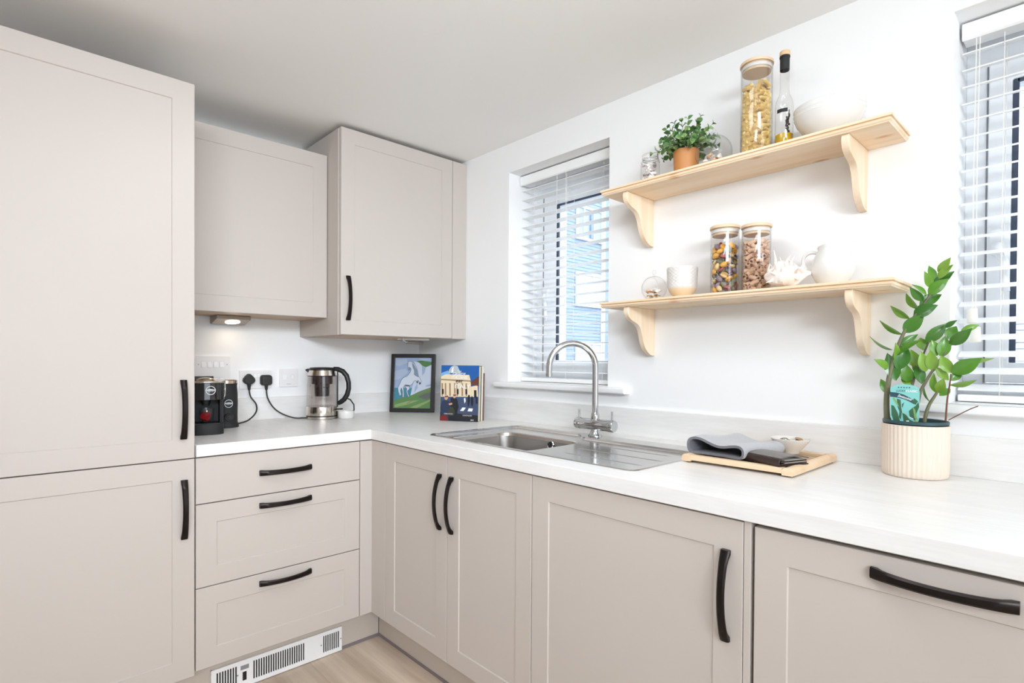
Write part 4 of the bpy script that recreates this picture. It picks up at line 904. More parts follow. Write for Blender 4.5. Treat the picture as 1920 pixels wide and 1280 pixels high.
ZZ=[
 ( [(-0.016, 0.0575, 0.1364), (-0.0163, 0.0593, 0.1929), (-0.0155, 0.0547, 0.2471), (-0.0137, 0.0453, 0.2962), (-0.0112, 0.0321, 0.3448), (-0.0083, 0.017, 0.3832), (-0.0048, -0.0018, 0.416), (-0.0006, -0.0239, 0.4529), (0.0029, -0.0419, 0.4893), (0.0056, -0.0561, 0.5232)] , (0.0085, 0.0075, 0.007, 0.0062, 0.0052, 0.0044, 0.0036, 0.003, 0.0025, 0.0018) , [((0.0032, -0.0435, 0.5127), (-0.0179, -0.0679, 0.5452), 0.0189), ((0.0027, -0.0411, 0.4988), (-0.0089, -0.0711, 0.529), 0.0168), ((0.0015, -0.0345, 0.4946), (0.0135, -0.0224, 0.5342), 0.0147), ((0.0011, -0.0328, 0.4806), (0.0102, -0.0696, 0.5152), 0.0218), ((0.0001, -0.0273, 0.4787), (-0.0264, -0.0208, 0.5156), 0.016), ((-0.0006, -0.0238, 0.46), (0.0001, -0.0602, 0.4966), 0.026), ((-0.0013, -0.0201, 0.4579), (-0.0099, 0.006, 0.4879), 0.0126), ((-0.0025, -0.0135, 0.445), (-0.028, 0.0071, 0.4792), 0.0176), ((-0.0039, -0.0061, 0.434), (0.0139, -0.0442, 0.461), 0.0269), ((-0.0046, -0.0024, 0.4246), (-0.032, 0.0144, 0.4638), 0.0143), ((-0.0062, 0.0058, 0.4078), (-0.0062, -0.0396, 0.4334), 0.0294), ((-0.0076, 0.0133, 0.4013), (-0.0161, 0.0497, 0.4364), 0.0109), ((-0.0099, 0.0253, 0.3655), (-0.009, -0.0135, 0.4104), 0.0311), ((-0.0103, 0.0276, 0.3608), (-0.0166, 0.0729, 0.3999), 0.0071), ((-0.0115, 0.0339, 0.3317), (0.0054, 0.0015, 0.3615), 0.0189), ((-0.0143, 0.0484, 0.3216), (-0.0009, 0.099, 0.3591), 0.0059), ((-0.0131, 0.0425, 0.2904), (-0.0271, 0.0388, 0.3382), 0.016), ((-0.0119, 0.036, 0.2685), (-0.0038, 0.0234, 0.3352), 0.0336), ((-0.0126, 0.0396, 0.2417), (-0.0079, 0.0592, 0.311), 0.0319), ((-0.013, 0.0415, 0.306), (-0.0176, -0.0089, 0.3457), 0.0193), ((-0.0157, 0.0562, 0.2726), (-0.0502, 0.0772, 0.2974), 0.0147), ((-0.015, 0.0522, 0.2055), (0.0044, 0.0761, 0.2436), 0.0168)] ),
 ( [(0.0, -0.0001, 0.1402), (0.0015, -0.0077, 0.2055), (0.0038, -0.0198, 0.2394), (0.0065, -0.0344, 0.2706), (0.0096, -0.0506, 0.3014), (0.0126, -0.0665, 0.3295), (0.0159, -0.084, 0.3663)] , (0.006, 0.0055, 0.005, 0.0045, 0.004, 0.003, 0.002) , [((0.0069, -0.0362, 0.2673), (-0.0079, -0.0313, 0.3187), 0.0252), ((0.0037, -0.0195, 0.2656), (-0.0106, -0.0126, 0.3155), 0.0235), ((0.0023, -0.0123, 0.2344), (0.0191, 0.0013, 0.2868), 0.0218), ((0.0096, -0.0505, 0.3024), (0.0129, -0.0562, 0.354), 0.0269), ((0.0078, -0.0413, 0.3061), (0.002, -0.0324, 0.3448), 0.0235), ((0.0116, -0.0609, 0.3482), (0.027, -0.0749, 0.3797), 0.0235), ((0.0126, -0.0665, 0.3332), (-0.0084, -0.1075, 0.3727), 0.026), ((0.0166, -0.0875, 0.3686), (0.0312, -0.1169, 0.3828), 0.0143), ((0.0108, -0.057, 0.3764), (0.0053, -0.0786, 0.3938), 0.0118)] ),
 ( [(-0.0083, -0.0204, 0.1392), (-0.0069, -0.0282, 0.1785), (-0.0041, -0.0425, 0.2098), (-0.0021, -0.0532, 0.2336)] , (0.0062, 0.0055, 0.0045, 0.003) , [((-0.0031, -0.048, 0.2138), (-0.0262, -0.0605, 0.2506), 0.021), ((-0.0042, -0.0425, 0.2136), (0.0013, -0.0373, 0.2613), 0.0126), ((-0.0028, -0.0499, 0.2069), (0.0218, -0.0653, 0.2241), 0.0176), ((-0.0062, -0.0317, 0.1891), (-0.0267, -0.0235, 0.2261), 0.005)] ),
 ( [(-0.0083, -0.0634, 0.1447), (-0.0079, -0.0657, 0.1949), (-0.0071, -0.0699, 0.2321), (-0.0067, -0.0721, 0.2621)] , (0.003, 0.0026, 0.0024, 0.002) , [((-0.0067, -0.072, 0.2635), (-0.0056, -0.0529, 0.306), 0.0235), ((-0.0066, -0.0727, 0.2635), (-0.0104, -0.1253, 0.3014), 0.0328), ((-0.0041, -0.0858, 0.2959), (0.018, -0.1443, 0.3039), 0.0059), ((-0.0067, -0.0722, 0.2451), (0.0066, -0.09, 0.267), 0.0176), ((-0.007, -0.0706, 0.2335), (-0.0163, -0.1179, 0.2499), 0.0092), ((-0.0075, -0.0676, 0.2459), (0.0036, -0.0424, 0.2778), 0.0176)] ),
 ( [(0.0103, 0.026, 0.1372), (0.0124, 0.015, 0.199), (0.0145, 0.004, 0.2577), (0.0173, -0.0107, 0.3062), (0.0201, -0.0254, 0.3493)] , (0.005, 0.0045, 0.004, 0.0035, 0.002) , [((0.0183, -0.016, 0.3399), (0.0316, -0.0529, 0.3879), 0.0269), ((0.0148, 0.0023, 0.2747), (0.0203, 0.0139, 0.3209), 0.026), ((0.0176, -0.0125, 0.3207), (0.0312, -0.0029, 0.3526), 0.0235), ((0.0112, 0.0213, 0.2378), (0.0048, 0.0205, 0.2818), 0.0269), ((0.0138, 0.008, 0.2674), (0.0274, -0.001, 0.3063), 0.0168), ((0.0124, 0.0153, 0.2282), (0.028, 0.031, 0.2569), 0.021)] ),
]
TWIG= [(-0.0073, -0.0691, 0.1479), (-0.0236, -0.0901, 0.1631), (-0.0396, -0.1131, 0.1792), (-0.0567, -0.1303, 0.1888)]
view = (CAMP-Vector((PX, PY, ZW+0.3))); view.z = 0; view.normalize()
def smooth_path(P, sub=4):
    P = [Vector(p) for p in P]; Q = []
    for k in range(len(P)-1):
        p0, p1, p2, p3 = P[max(k-1, 0)], P[k], P[k+1], P[min(k+2, len(P)-1)]
        for s in range(sub):
            q = s/sub; Q.append(0.5*((2*p1)+(-p0+p2)*q+(2*p0-5*p1+4*p2-p3)*q*q+(-p0+3*p1-3*p2+p3)*q**3))
    return Q+[P[-1]]
rl = random.Random(5)
for si, (P, rad, leaves) in enumerate(ZZ):
    Q = smooth_path(P); rr = []
    for k in range(len(Q)):
        f_ = k/(len(Q)-1)*(len(rad)-1); i = min(int(f_), len(rad)-2); rr.append((rad[i]+(rad[i+1]-rad[i])*(f_-i))*(0.88 if si == 0 else 0.72))
    st = MB().tube(Q, rr, 8).build('stem', 'stem_brown' if si == 3 else 'zz_stem', t, 60)
    for li, (b, e, wd_) in enumerate(leaves):
        b, e = Vector(b), Vector(e); d_ = e-b; L = d_.length; d_.normalize()
        e = e+d_*(L*0.10); L = (e-b).length; wd_ *= 1.12; full = max(wd_, min(0.030, L*0.40)); roll = math.acos(min(1, wd_/full))*(1 if li % 2 else -1)+rl.uniform(-0.25, 0.25)
        sd = d_.cross(view).normalized(); nn = sd.cross(d_).normalized()
        sd2 = sd*math.cos(roll)+nn*math.sin(roll); n2 = sd2.cross(d_).normalized()
        if n2.dot(view) < 0: n2 = -n2
        m = MB(); N = 8; vs = []
        for k in range(N+1):
            q = k/N; wv = full/2*(math.sin(math.pi*min(1, q**0.80))**0.95)*(1.0 if q < 1 else 0); c = b+d_*(L*q)+n2*(0.10*L*math.sin(math.pi*q)*0.5)-Vector((0, 0, 0.06*L*q*q))
            wv = max(wv, 0.0006)
            for s in (-1, -0.5, 0, 0.5, 1): vs.append(c+sd2*(wv*s)+n2*(abs(s)*wv*0.28))
        vs2 = [v-n2*0.0006 for v in vs]; nv = len(vs); fs = []
        for k in range(N):
            for s in range(4):
                a = k*5+s; fs += [(a, a+1, a+6, a+5), (a+nv, a+5+nv, a+6+nv, a+1+nv)]
            fs += [(k*5, k*5+5, k*5+5+nv, k*5+nv), (k*5+4, k*5+4+nv, k*5+9+nv, k*5+9)]
        m.add(vs+vs2, fs).build('leaf', 'zz_leaf', st, 60)
MB().tube(smooth_path(TWIG), 0.0011, 6).build('twig', 'stem_brown', t, 60)
# care tag
P_('tag_mint', (128, 196, 190)); P_('tag_navy', (34, 66, 82)); P_('tag_leaf', (52, 96, 66)); P_('tag_leaf_light', (124, 164, 96)); P_('tag_white', (236, 240, 236))
ta, tb = Vector((-0.0393, 0.0461, 0)), Vector((-0.0279, -0.0139, 0)); tu = (tb-ta); TWD = tu.length; tu.normalize(); tn_ = Vector((-tu.y, tu.x, 0))
if tn_.dot(view) < 0: tn_ = -tn_
t = thing('plant_label', 'mint green plant care tag stuck in the tall plant pot', 'label', (PX+(ta.x+tb.x)/2, PY+(ta.y+tb.y)/2, ZW+0.130), math.atan2(tu.y, tu.x), local=True)
zb_ = 0.006
outl = [(-0.024, zb_-0.006), (0.026, zb_-0.006), (0.0305, 0.02), (0.0305, 0.085), (0.029, 0.092)]+[(0.029*math.cos(R(a)), 0.092+0.0115*math.sin(R(a))) for a in range(15, 180, 15)]+[(-0.0305, 0.092), (-0.0300, 0.02)]
MB().ext([outl], 0.0, 0.0009, 'y').build('card', 'tag_mint', t)
MB().box(-0.010, 0.010, 0.0001, 0.0008, -0.03, 0.002).build('stake', 'tag_mint', t)
def cv(X, Y): return ((X-650)/640*0.0625, 0.1035-(Y-185)/850*0.100)
TMt = ['tag_mint', 'tag_navy', 'tag_leaf', 'tag_leaf_light', 'tag_white']
m = MB(); kk = 0
def tp(mi, pts):
    global kk
    kk += 1; m.poly([cv(*p) for p in pts], (0, -0.00012-0.00003*kk, 0), (1, 0, 0), (0, 0, 1), 0, mi)
tp(1, [(332, 360), (470, 368), (620, 405), (760, 470), (850, 545), (850, 610), (760, 560), (640, 510), (520, 480), (335, 462)])
for (mi, ps) in ((2, [(360, 640), (420, 660), (500, 800), (560, 1000), (430, 1010), (370, 860)]), (2, [(480, 500), (560, 520), (580, 700), (600, 800), (560, 830), (500, 680)]), (2, [(600, 800), (680, 840), (760, 940), (900, 1010), (640, 1030), (620, 920)]), (2, [(740, 760), (800, 700), (880, 640), (940, 560), (955, 660), (900, 800), (880, 960), (760, 880)]),
    (3, [(380, 500), (430, 480), (480, 560), (540, 690), (470, 620)]), (3, [(820, 660), (870, 720), (900, 860), (940, 960), (860, 900)]), (2, [(790, 560), (850, 480), (930, 540), (880, 620)]), (3, [(840, 950), (940, 970), (945, 1030), (880, 1020)]), (4, [(735, 870), (800, 900), (840, 915), (830, 930), (760, 900)]), (4, [(680, 970), (740, 960), (775, 1040), (720, 1020)]), (2, [(590, 620), (640, 570), (600, 700)]), (2, [(540, 790), (590, 820), (570, 950), (530, 900)])): tp(mi, ps)
for k in range(5):
    cxs = 515+k*58; tp(1, [(cxs+(22 if j % 2 == 0 else 9)*math.sin(math.pi*j/5), 255-(22 if j % 2 == 0 else 9)*math.cos(math.pi*j/5)) for j in range(10)])
def tt(s, X, Y, h, wd_, mi, U=(1, 0, 0), V=(0, 0, 1), bold=0, shear=0):
    a, b = cv(X, Y); text(m, s, (a, -0.0010, b), U, V, h=h, wd=wd_, mi=mi, bold=bold, shear=shear)
tt('LUCKY', 562, 350, 0.0055, 0.019, 1); tt('CLASSIC', 795, 352, 0.0052, 0.024, 4, bold=0.03)
a_ = R(-19); tt('Zamioculcas', 640, 490, 0.0056, 0.031, 4, (math.cos(a_), 0, math.sin(a_)), (-math.sin(a_), 0, math.cos(a_)), 0.02, 0.2)
m.build('print', TMt, t, fixn=False)

# ================================================================== SHELVES
def shelf(label, z, y0, y1, bys):
    t = thing('wall_shelf', label, 'shelf', (-0.095, (y0+y1)/2, z))
    X1, X0 = -0.0008, -0.191
    def rg(i, dz): return [Vector((X1, y0+i, z+dz)), Vector((X1, y1-i, z+dz)), Vector((X0+i, y1-i, z+dz)), Vector((X0+i, y0+i, z+dz))]
    prof = [(0.0085, 0), (0.0075, 0.002), (0.0040, 0.005), (0.0030, 0.0095), (0.0062, 0.0100), (0.0062, 0.0125), (0.0005, 0.0130), (0.0, 0.0145), (0.0, 0.0190), (0.0012, 0.0202)]
    MB().rings([rg(i, dz) for i, dz in prof]).build('board', 'pine', t)
    bp = [(0.0, 0.0), (0.172, 0.0), (0.1745, 0.010), (0.173, 0.022), (0.167, 0.034), (0.157, 0.043), (0.143, 0.049), (0.126, 0.054), (0.110, 0.060), (0.098, 0.069), (0.089, 0.082), (0.083, 0.097), (0.078, 0.113), (0.071, 0.130), (0.061, 0.146), (0.048, 0.158), (0.033, 0.167), (0.018, 0.172), (0.0, 0.173)]
    for yb_ in bys:
        MB().ext([[(-0.0008-p[0], z-0.0004-p[1]) for p in bp]], yb_, yb_+0.0185, 'y').build('bracket', 'pine_bracket', t, 35, bevel=0.0022)
    return t
ZU, ZL = 1.8006, 1.3908
shelf('upper pine wall shelf on two scrolled brackets', ZU, -2.3725, -1.4680, (-2.2730, -1.5745))
shelf('lower pine wall shelf on two scrolled brackets', ZL, -2.3800, -1.4670, (-2.2855, -1.5828))
SU, SL = ZU+0.0204, ZL+0.0204

def glass_jar(name, label, cat, x, y, z, r_, h, lid_mat='bamboo', lid_over=0.002, group=None):
    t = thing(name, label, cat, (x, y, z), local=True, group=group)
    MB().lathe([(0.0, 0.0004), (r_-0.003, 0.0004), (r_-0.0005, 0.003), (r_, 0.006), (r_, h)], 40, cap1=False).build('glass_wall', 'jar_glass', t, 35)
    MB().lathe([(0.0, 0.004), (r_-0.004, 0.004), (r_-0.0022, 0.007), (r_-0.0022, h)], 40, cap1=False).build('inner_wall', 'jar_glass', t, 35)
    MB().lathe([(0.0, h-0.020), (r_-0.0048, h-0.020), (r_-0.0048, h+0.001), (r_+lid_over, h+0.001), (r_+lid_over+0.0006, h+0.004), (r_+lid_over, h+0.009), (r_, h+0.0105), (0.0, h+0.0105)], 40).build('lid', lid_mat, t, 35)
    MB().lathe([(r_-0.0035, h-0.013), (r_-0.0024, h-0.012), (r_-0.0024, h-0.004), (r_-0.0035, h-0.003)], 40, cap0=False, cap1=False).build('seal_ring', 'silicone', t, 35)
    return t
def piece(proto_me, mats, name, label, cat, group, mtx):
    o = bpy.data.objects.new(name, proto_me); col.objects.link(o); o.matrix_world = mtx; tag(o, label, cat, group); return o
def mesh_of(mb, name, mat, smooth=50):
    o = mb.build(name, mat, None, smooth)
    me = o.data; off = Vector(o.location); col.objects.unlink(o); bpy.data.objects.remove(o)
    for v in me.vertices: v.co += off
    return me
def orient(ax, spin):
    ax = Vector(ax).normalized(); q = Vector((0, 0, 1)).rotation_difference(ax); return q.to_matrix().to_4x4() @ Matrix.Rotation(spin, 4, 'Z')
rp = random.Random(11)
# ---- fusilli
M('pasta_yellow', (255, 224, 150), 0.5, var=0.08, scale=60)
def fusilli():
    m = MB(); L, R0, N = 0.032, 0.0066, 40
    for f_ in range(3):
        vs = []
        for k in range(N+1):
            a = 2*math.pi*(f_/3)+k/N*2*math.pi*3.2; z = -L/2+L*k/N
            ca, sa = math.cos(a), math.sin(a)
            vs += [Vector((0.0006*ca-0.0008*sa, 0.0006*sa+0.0008*ca, z)), Vector((R0*ca-0.0008*sa, R0*sa+0.0008*ca, z)), Vector((R0*ca+0.0008*sa, R0*sa-0.0008*ca, z)), Vector((0.0006*ca+0.0008*sa, 0.0006*sa-0.0008*ca, z))]
        m.rings([vs[4*k:4*k+4] for k in range(N+1)])
    return mesh_of(m, 'fusilli', 'pasta_yellow', 40)
FJ = (-0.110, -2.0019); RJ = 0.0456
glass_jar('pasta_jar', 'tall glass jar of yellow fusilli with a wooden lid on the upper shelf', 'jar', FJ[0], FJ[1], SU, RJ, 0.2780)
fu = fusilli(); LAB = 'yellow fusilli pasta spiral in the tall jar on the upper shelf'
zz = 0.013
lay = 0
while zz < 0.204:
    for ringr, cnt in ((RJ-0.0095, 9), (RJ-0.022, 4), (RJ-0.036, 1)):
        for k in range(cnt):
            a = 2*math.pi*(k+0.5*(lay % 2)+rp.uniform(-0.15, 0.15))/cnt; rr = ringr if ringr < 0.03 else ringr
            # tangential pieces must bow inside the glass
            tilt = rp.uniform(-0.5, 0.5); ax = Vector((-math.sin(a)*math.cos(tilt), math.cos(a)*math.cos(tilt), math.sin(tilt)))
            rloc = min(rr, math.sqrt(max(0.0001, (RJ-0.0030)**2-(0.017*math.cos(tilt))**2))-0.0062)
            top_j = 0.016*rp.random() if zz > 0.19 else 0
            if zz > 0.19 and rp.random() < 0.35: ax = Vector((rp.uniform(-0.5, 0.5), rp.uniform(-0.5, 0.5), 1)); rloc = min(rloc, RJ-0.018)
            p = Vector((FJ[0]+rloc*math.cos(a), FJ[1]+rloc*math.sin(a), SU+zz+rp.uniform(-0.003, 0.003)+top_j))
            piece(fu, None, 'fusilli', LAB, 'pasta', 'fusilli in the tall jar', Matrix.Translation(p) @ orient(ax, rp.uniform(0, 6.28)))
    zz += 0.0110; lay += 1
# ---- pasta shells, four colours
SHC = [('green', (136, 138, 110)), ('orange', (238, 176, 66)), ('plum', (150, 128, 138)), ('red', (176, 92, 88)), ('cream', (236, 208, 148))]
for nme, c in SHC: M('pasta_'+nme, c, 0.5, var=0.08, scale=80)
def conch(mat):
    rs = []; N = 9
    for k in range(N+1):
        q = k/N; s = math.sin(math.pi*(0.08+0.86*q))**0.75; x = -0.012+0.024*q; rr = 0.0082*s+0.0006
        ring = []
        for i in range(11):
            a = R(-118+23.6*i); ring.append(Vector((x, rr*math.cos(a)*(1.0+0.05*math.cos(6*a)), rr*math.sin(a)*0.95)))
        for i in range(10, -1, -1):
            a = R(-118+23.6*i); ring.append(Vector((x, (rr-0.0012)*math.cos(a), (rr-0.0012)*math.sin(a)*0.95)))
        rs.append(ring)
    return mesh_of(MB().rings(rs), 'pasta_shell', mat, 60)
conches = {n_: conch('pasta_'+n_) for n_, _ in SHC}
AJ = (-0.100, -1.9012); RA = 0.0440
glass_jar('pasta_jar', 'glass jar of multicoloured pasta shells on the lower shelf', 'jar', AJ[0], AJ[1], SL, RA, 0.2090)
zz = 0.016; lay = 0
while zz < 0.158:
    for ringr, cnt in ((RA-0.0125, 8), (RA-0.030, 4)):
        for k in range(cnt):
            a = 2*math.pi*(k+0.5*(lay % 2)+rp.uniform(-0.2, 0.2))/cnt; n_ = rp.choices([c[0] for c in SHC], (30, 25, 20, 14, 9))[0]
            p = Vector((AJ[0]+ringr*math.cos(a), AJ[1]+ringr*math.sin(a), SL+zz+rp.uniform(-0.004, 0.004)))
            mt = Matrix.Rotation(a+rp.uniform(-0.6, 0.6)+math.pi/2, 4, 'Z') @ Matrix.Rotation(rp.uniform(-1.2, 1.2), 4, 'Y') @ Matrix.Rotation(rp.uniform(0, 6.28), 4, 'X')
            piece(conches[n_], None, 'pasta_shell', n_+' pasta shell in the left jar on the lower shelf', 'pasta', n_+' pasta shells in the jar', Matrix.Translation(p) @ mt @ Matrix.Scale(rp.uniform(0.9, 1.1), 4))
    zz += 0.0152; lay += 1
# ---- elbow tubes
M('pasta_tube', (224, 184, 152), 0.55, var=0.12, scale=60)
def elbow():
    m = MB(); N = 8; pts = []
    for k in range(N+1):
        a = R(-26+52*k/N); pts.append(Vector((0.026*math.sin(a), 0, 0.026*math.cos(a)-0.0245)))
    m.tube(pts, 0.0062, 14, cap=False); m.tube(pts, 0.0045, 14, cap=False)
    n = 14
    for b in (0, N*n):
        i0 = b; i1 = (N+1)*n+b
        for i in range(n): m.f.append([i0+i, i0+(i+1) % n, i1+(i+1) % n, i1+i]); m.m.append(0)
    return mesh_of(m, 'pasta_tube', 'pasta_tube', 40)
el = elbow(); BJ = (-0.100, -2.0018); RB = 0.0421
glass_jar('pasta_jar', 'glass jar of brown elbow pasta tubes on the lower shelf', 'jar', BJ[0], BJ[1], SL, RB, 0.1965)
zz = 0.013; lay = 0
while zz < 0.156:
    for ringr, cnt in ((RB-0.0125, 8), (RB-0.029, 4)):
        for k in range(cnt):
            a = 2*math.pi*(k+0.5*(lay % 2)+rp.uniform(-0.2, 0.2))/cnt
            rad_ = rp.random() < 0.6; rz_ = a if rad_ else a+math.pi/2
            p = Vector((BJ[0]+(ringr-0.003*rad_)*math.cos(a), BJ[1]+(ringr-0.003*rad_)*math.sin(a), SL+zz+rp.uniform(-0.003, 0.003)))
            mt = Matrix.Rotation(rz_+rp.uniform(-0.5, 0.5), 4, 'Z') @ Matrix.Rotation(rp.uniform(-0.6, 0.6), 4, 'Y') @ Matrix.Rotation(rp.uniform(0, 6.28), 4, 'X')
            piece(el, None, 'pasta_tube', 'brown elbow pasta tube in the right jar on the lower shelf', 'pasta', 'elbow tubes in the jar', Matrix.Translation(p) @ mt)
    zz += 0.0138; lay += 1

# ---- oil bottle
OBX, OBY = -0.110, -2.0840
t = thing('oil_bottle', 'clear oil bottle with a cork stopper and black neck sleeve', 'bottle', (OBX, OBY, SU), local=True)
MB().lathe([(0.0, 0.001), (0.022, 0.001), (0.0247, 0.006), (0.0247, 0.130), (0.0235, 0.142), (0.0195, 0.153), (0.0142, 0.164), (0.0127, 0.175), (0.0124, 0.268)], 32, cap1=False).build('glass_wall', 'jar_glass', t, 40)
MB().lathe([(0.0, 0.003), (0.0215, 0.003), (0.0232, 0.010), (0.0232, 0.046), (0.0, 0.046)], 32).build('oil', 'oil', t, 40)
MB().lathe([(0.0131, 0.236), (0.0133, 0.272), (0.0145, 0.273), (0.0145, 0.277), (0.0128, 0.279), (0.0, 0.279)], 28, cap0=False).build('sleeve', 'black_matte', t, 40)
MB().lathe([(0.0140, 0.2785), (0.0146, 0.281), (0.0146, 0.290), (0.0135, 0.292), (0.0, 0.292)], 28).build('stopper', 'cork', t, 40)
m = MB()
for i in range(7):
    a0 = R(152+10*i); a1 = R(162+10*i); m.add([(0.0250*math.cos(a0), 0.0250*math.sin(a0), 0.106), (0.0250*math.cos(a1), 0.0250*math.sin(a1), 0.106), (0.0250*math.cos(a1), 0.0250*math.sin(a1), 0.117), (0.0250*math.cos(a0), 0.0250*math.sin(a0), 0.117)], [(0, 1, 2, 3)])
m.build('label_strip', 'black_matte', t)
m = MB().tube([(-0.008, -0.012, 0.004), (-0.010, -0.013, 0.05), (-0.008, -0.016, 0.095), (-0.006, -0.016, 0.115)], 0.0012, 6)
rh = random.Random(2)
for k in range(40):
    z = 0.02+0.085*k/40; a = rh.uniform(0, 6.28); m.sphere((-0.009+0.005*math.cos(a), -0.0135+0.004*math.sin(a), z), 0.0026, 0.0026, 0.004, 6, 4)
m.build('herb_sprig', 'herb', t, 60)
# ---- ridged bowl
m = MB().lathe([(0.0, 0.0), (0.042, 0.0), (0.043, 0.005), (0.040, 0.009), (0.052, 0.018), (0.070, 0.034), (0.082, 0.052), (0.0868, 0.064), (0.0885, 0.067), (0.0872, 0.069), (0.0880, 0.075), (0.0896, 0.0775), (0.0882, 0.080), (0.0890, 0.088), (0.0900, 0.0905), (0.0880, 0.092), (0.085, 0.089), (0.078, 0.056), (0.06, 0.032), (0.03, 0.016), (0.0, 0.014)], 56, (-0.102, -2.2020, SU))
tag(m.build('bowl', 'ceramic_white', None, 30), 'large white bowl with a ridged rim on the upper shelf', 'bowl')
# ---- clip-top jar
t = thing('clip_jar', 'small clip-top glass jar of white shells at the left of the upper shelf', 'jar', (-0.100, -1.6206, SU), local=True)
MB().lathe([(0.0, 0.001), (0.029, 0.001), (0.033, 0.006), (0.0335, 0.075), (0.031, 0.088), (0.0265, 0.092), (0.0265, 0.100)], 30, cap1=False).build('glass_wall', 'jar_glass', t, 40)
MB().lathe([(0.0275, 0.101), (0.0290, 0.104), (0.0290, 0.111), (0.026, 0.115), (0.0, 0.117)], 30, cap0=False).build('lid', 'jar_glass', t, 40)
MB().lathe([(0.0268, 0.0985), (0.0285, 0.0995), (0.0285, 0.1025), (0.0268, 0.1035)], 30, cap0=False, cap1=False).build('seal_ring', 'silicone', t, 40)
MB().lathe([(0.0272, 0.0935), (0.0285, 0.0945), (0.0272, 0.0955)], 30, cap0=False, cap1=False).build('wire_band', 'chrome', t, 60)
MB().tube([(0.002, -0.028, 0.095), (-0.004, -0.034, 0.104), (-0.004, -0.033, 0.112), (-0.003, -0.031, 0.107), (-0.004, -0.038, 0.085), (-0.006, -0.041, 0.074)], 0.0012, 6).build('clip', 'chrome', t, 60)
MB().tube([(0.0, 0.028, 0.095), (-0.003, 0.034, 0.100), (-0.003, 0.035, 0.090), (-0.002, 0.030, 0.085)], 0.0012, 6).build('hinge_wire', 'chrome', t, 60)
M('shell_white', (240, 234, 228), 0.4, var=0.06, scale=80, bmp=0.1); M('shell_tan', (222, 184, 148), 0.45, var=0.12, scale=80, bmp=0.1); M('shell_brown', (190, 138, 96), 0.45, var=0.12, scale=80); M('shell_mauve', (206, 188, 190), 0.5, var=0.1, scale=60)
def scallop(mat):
    rs = []; N = 7
    for k in range(N+1):
        q = k/N; ring = []
        for i in range(15):
            a = R(-75+150*i/14); rr = 0.0115*q*(1+0.05*math.cos(a*14)); ring.append(Vector((rr*math.sin(a), rr*math.cos(a)-0.006, 0.0045*math.sin(q*math.pi*0.8)+0.0006*q*math.cos(a*14))))
        for i in range(14, -1, -1):
            p = ring[i]; ring.append(Vector((p.x, p.y, p.z-0.0012)))
        rs.append(ring)
    return mesh_of(MB().rings(rs[1:]), 'seashell', mat, 60)
def snail(mat):
    m = MB(); pts = []; rr = []
    for k in range(44):
        a = k*0.36; s = math.exp(-k*0.055); pts.append(Vector((0.0062*s*math.cos(a), 0.0062*s*math.sin(a), 0.011*(1-s)))); rr.append(0.0054*s)
    return mesh_of(m.tube(pts, rr, 8), 'seashell', mat, 60)
scs = {c: (scallop('shell_'+c), snail('shell_'+c)) for c in ('white', 'tan', 'brown', 'mauve')}
def fill_shells(cx, cy, z0, r_, n_, seed, where, cols, z_rng, skip=1.0):
    rr = random.Random(seed); placed = []
    for k in range(n_):
        for _ in range(60):
            a = rr.uniform(0, 6.28); d_ = r_*math.sqrt(rr.random()); z = z0+rr.uniform(*z_rng)
            p = Vector((cx+d_*math.cos(a), cy+d_*math.sin(a), z))
            if all((p-q).length > 0.0125*skip for q in placed): break
        placed.append(p); c = rr.choice(cols); kind = rr.random() < 0.5
        mt = Matrix.Translation(p) @ Matrix.Rotation(rr.uniform(0, 6.28), 4, 'Z') @ Matrix.Rotation(rr.uniform(-0.7, 0.7), 4, 'X') @ Matrix.Scale(rr.uniform(0.9, 1.15)*skip, 4)
        kn = 'spiral' if not kind else 'fan-shaped'
        piece(scs[c][0 if kind else 1], None, 'seashell', '%s %s seashell %s' % (c, kn, where), 'seashell', '%s %s shells %s' % (c, kn, where), mt)
fill_shells(-0.100, -1.6206, SU+0.010, 0.019, 24, 3, 'in the clip-top jar', ['white', 'mauve', 'white'], (0.0, 0.068), 1.3)
# ---- glass orbs with an open side and a hook
def orb(label, cx, cy, z, r_, odir, half):
    t = thing('glass_orb', label, 'ornament', (cx, cy, z), local=True)
    q = Vector((0, 0, 1)).rotation_difference(Vector(odir).normalized()); rs = []; N = 20; n = 36
    for k in range(N+1):
        th = half+(math.pi-half)*k/N; rs.append([q @ Vector((r_*math.sin(th)*math.cos(2*math.pi*i/n), r_*math.sin(th)*math.sin(2*math.pi*i/n), r_*math.cos(th))) for i in range(n)])
    c0 = Vector((0, 0, r_*0.985))
    m = MB().rings(rs[:-1], True, False, False); m.xf(Matrix.Translation(c0))
    # flatten the underside so that it stands
    for v in m.v: v.z = max(v.z, 0.0008)
    m.build('bubble', 'orb_glass', t, 60)
    m = MB().tube([p for p in rs[0]]+[rs[0][0]], 0.0012, 6); m.xf(Matrix.Translation(c0)); m.build('rim', 'orb_glass', t, 60)
    hz = c0.z+r_
    MB().lathe([(0.0045, -0.002), (0.0028, 0.003), (0.0018, 0.007)], 12, (0, 0, hz)).build('neck', 'orb_glass', t, 60)
    MB().tube([(0.0, 0.007*math.sin(R(a)), hz+0.013-0.007*math.cos(R(a))) for a in range(0, 331, 15)], 0.0014, 6).build('hook', 'orb_glass', t, 60)
    return t
orb('clear hanging glass orb with shells, beside the small plant on the upper shelf', -0.100, -1.8598, SU, 0.0575, (-0.80, 0.42, 0.12), R(38))
fill_shells(-0.100, -1.8598, SU+0.014, 0.030, 16, 8, 'in the orb on the upper shelf', ['white', 'tan', 'mauve'], (0.0, 0.026), 1.15)
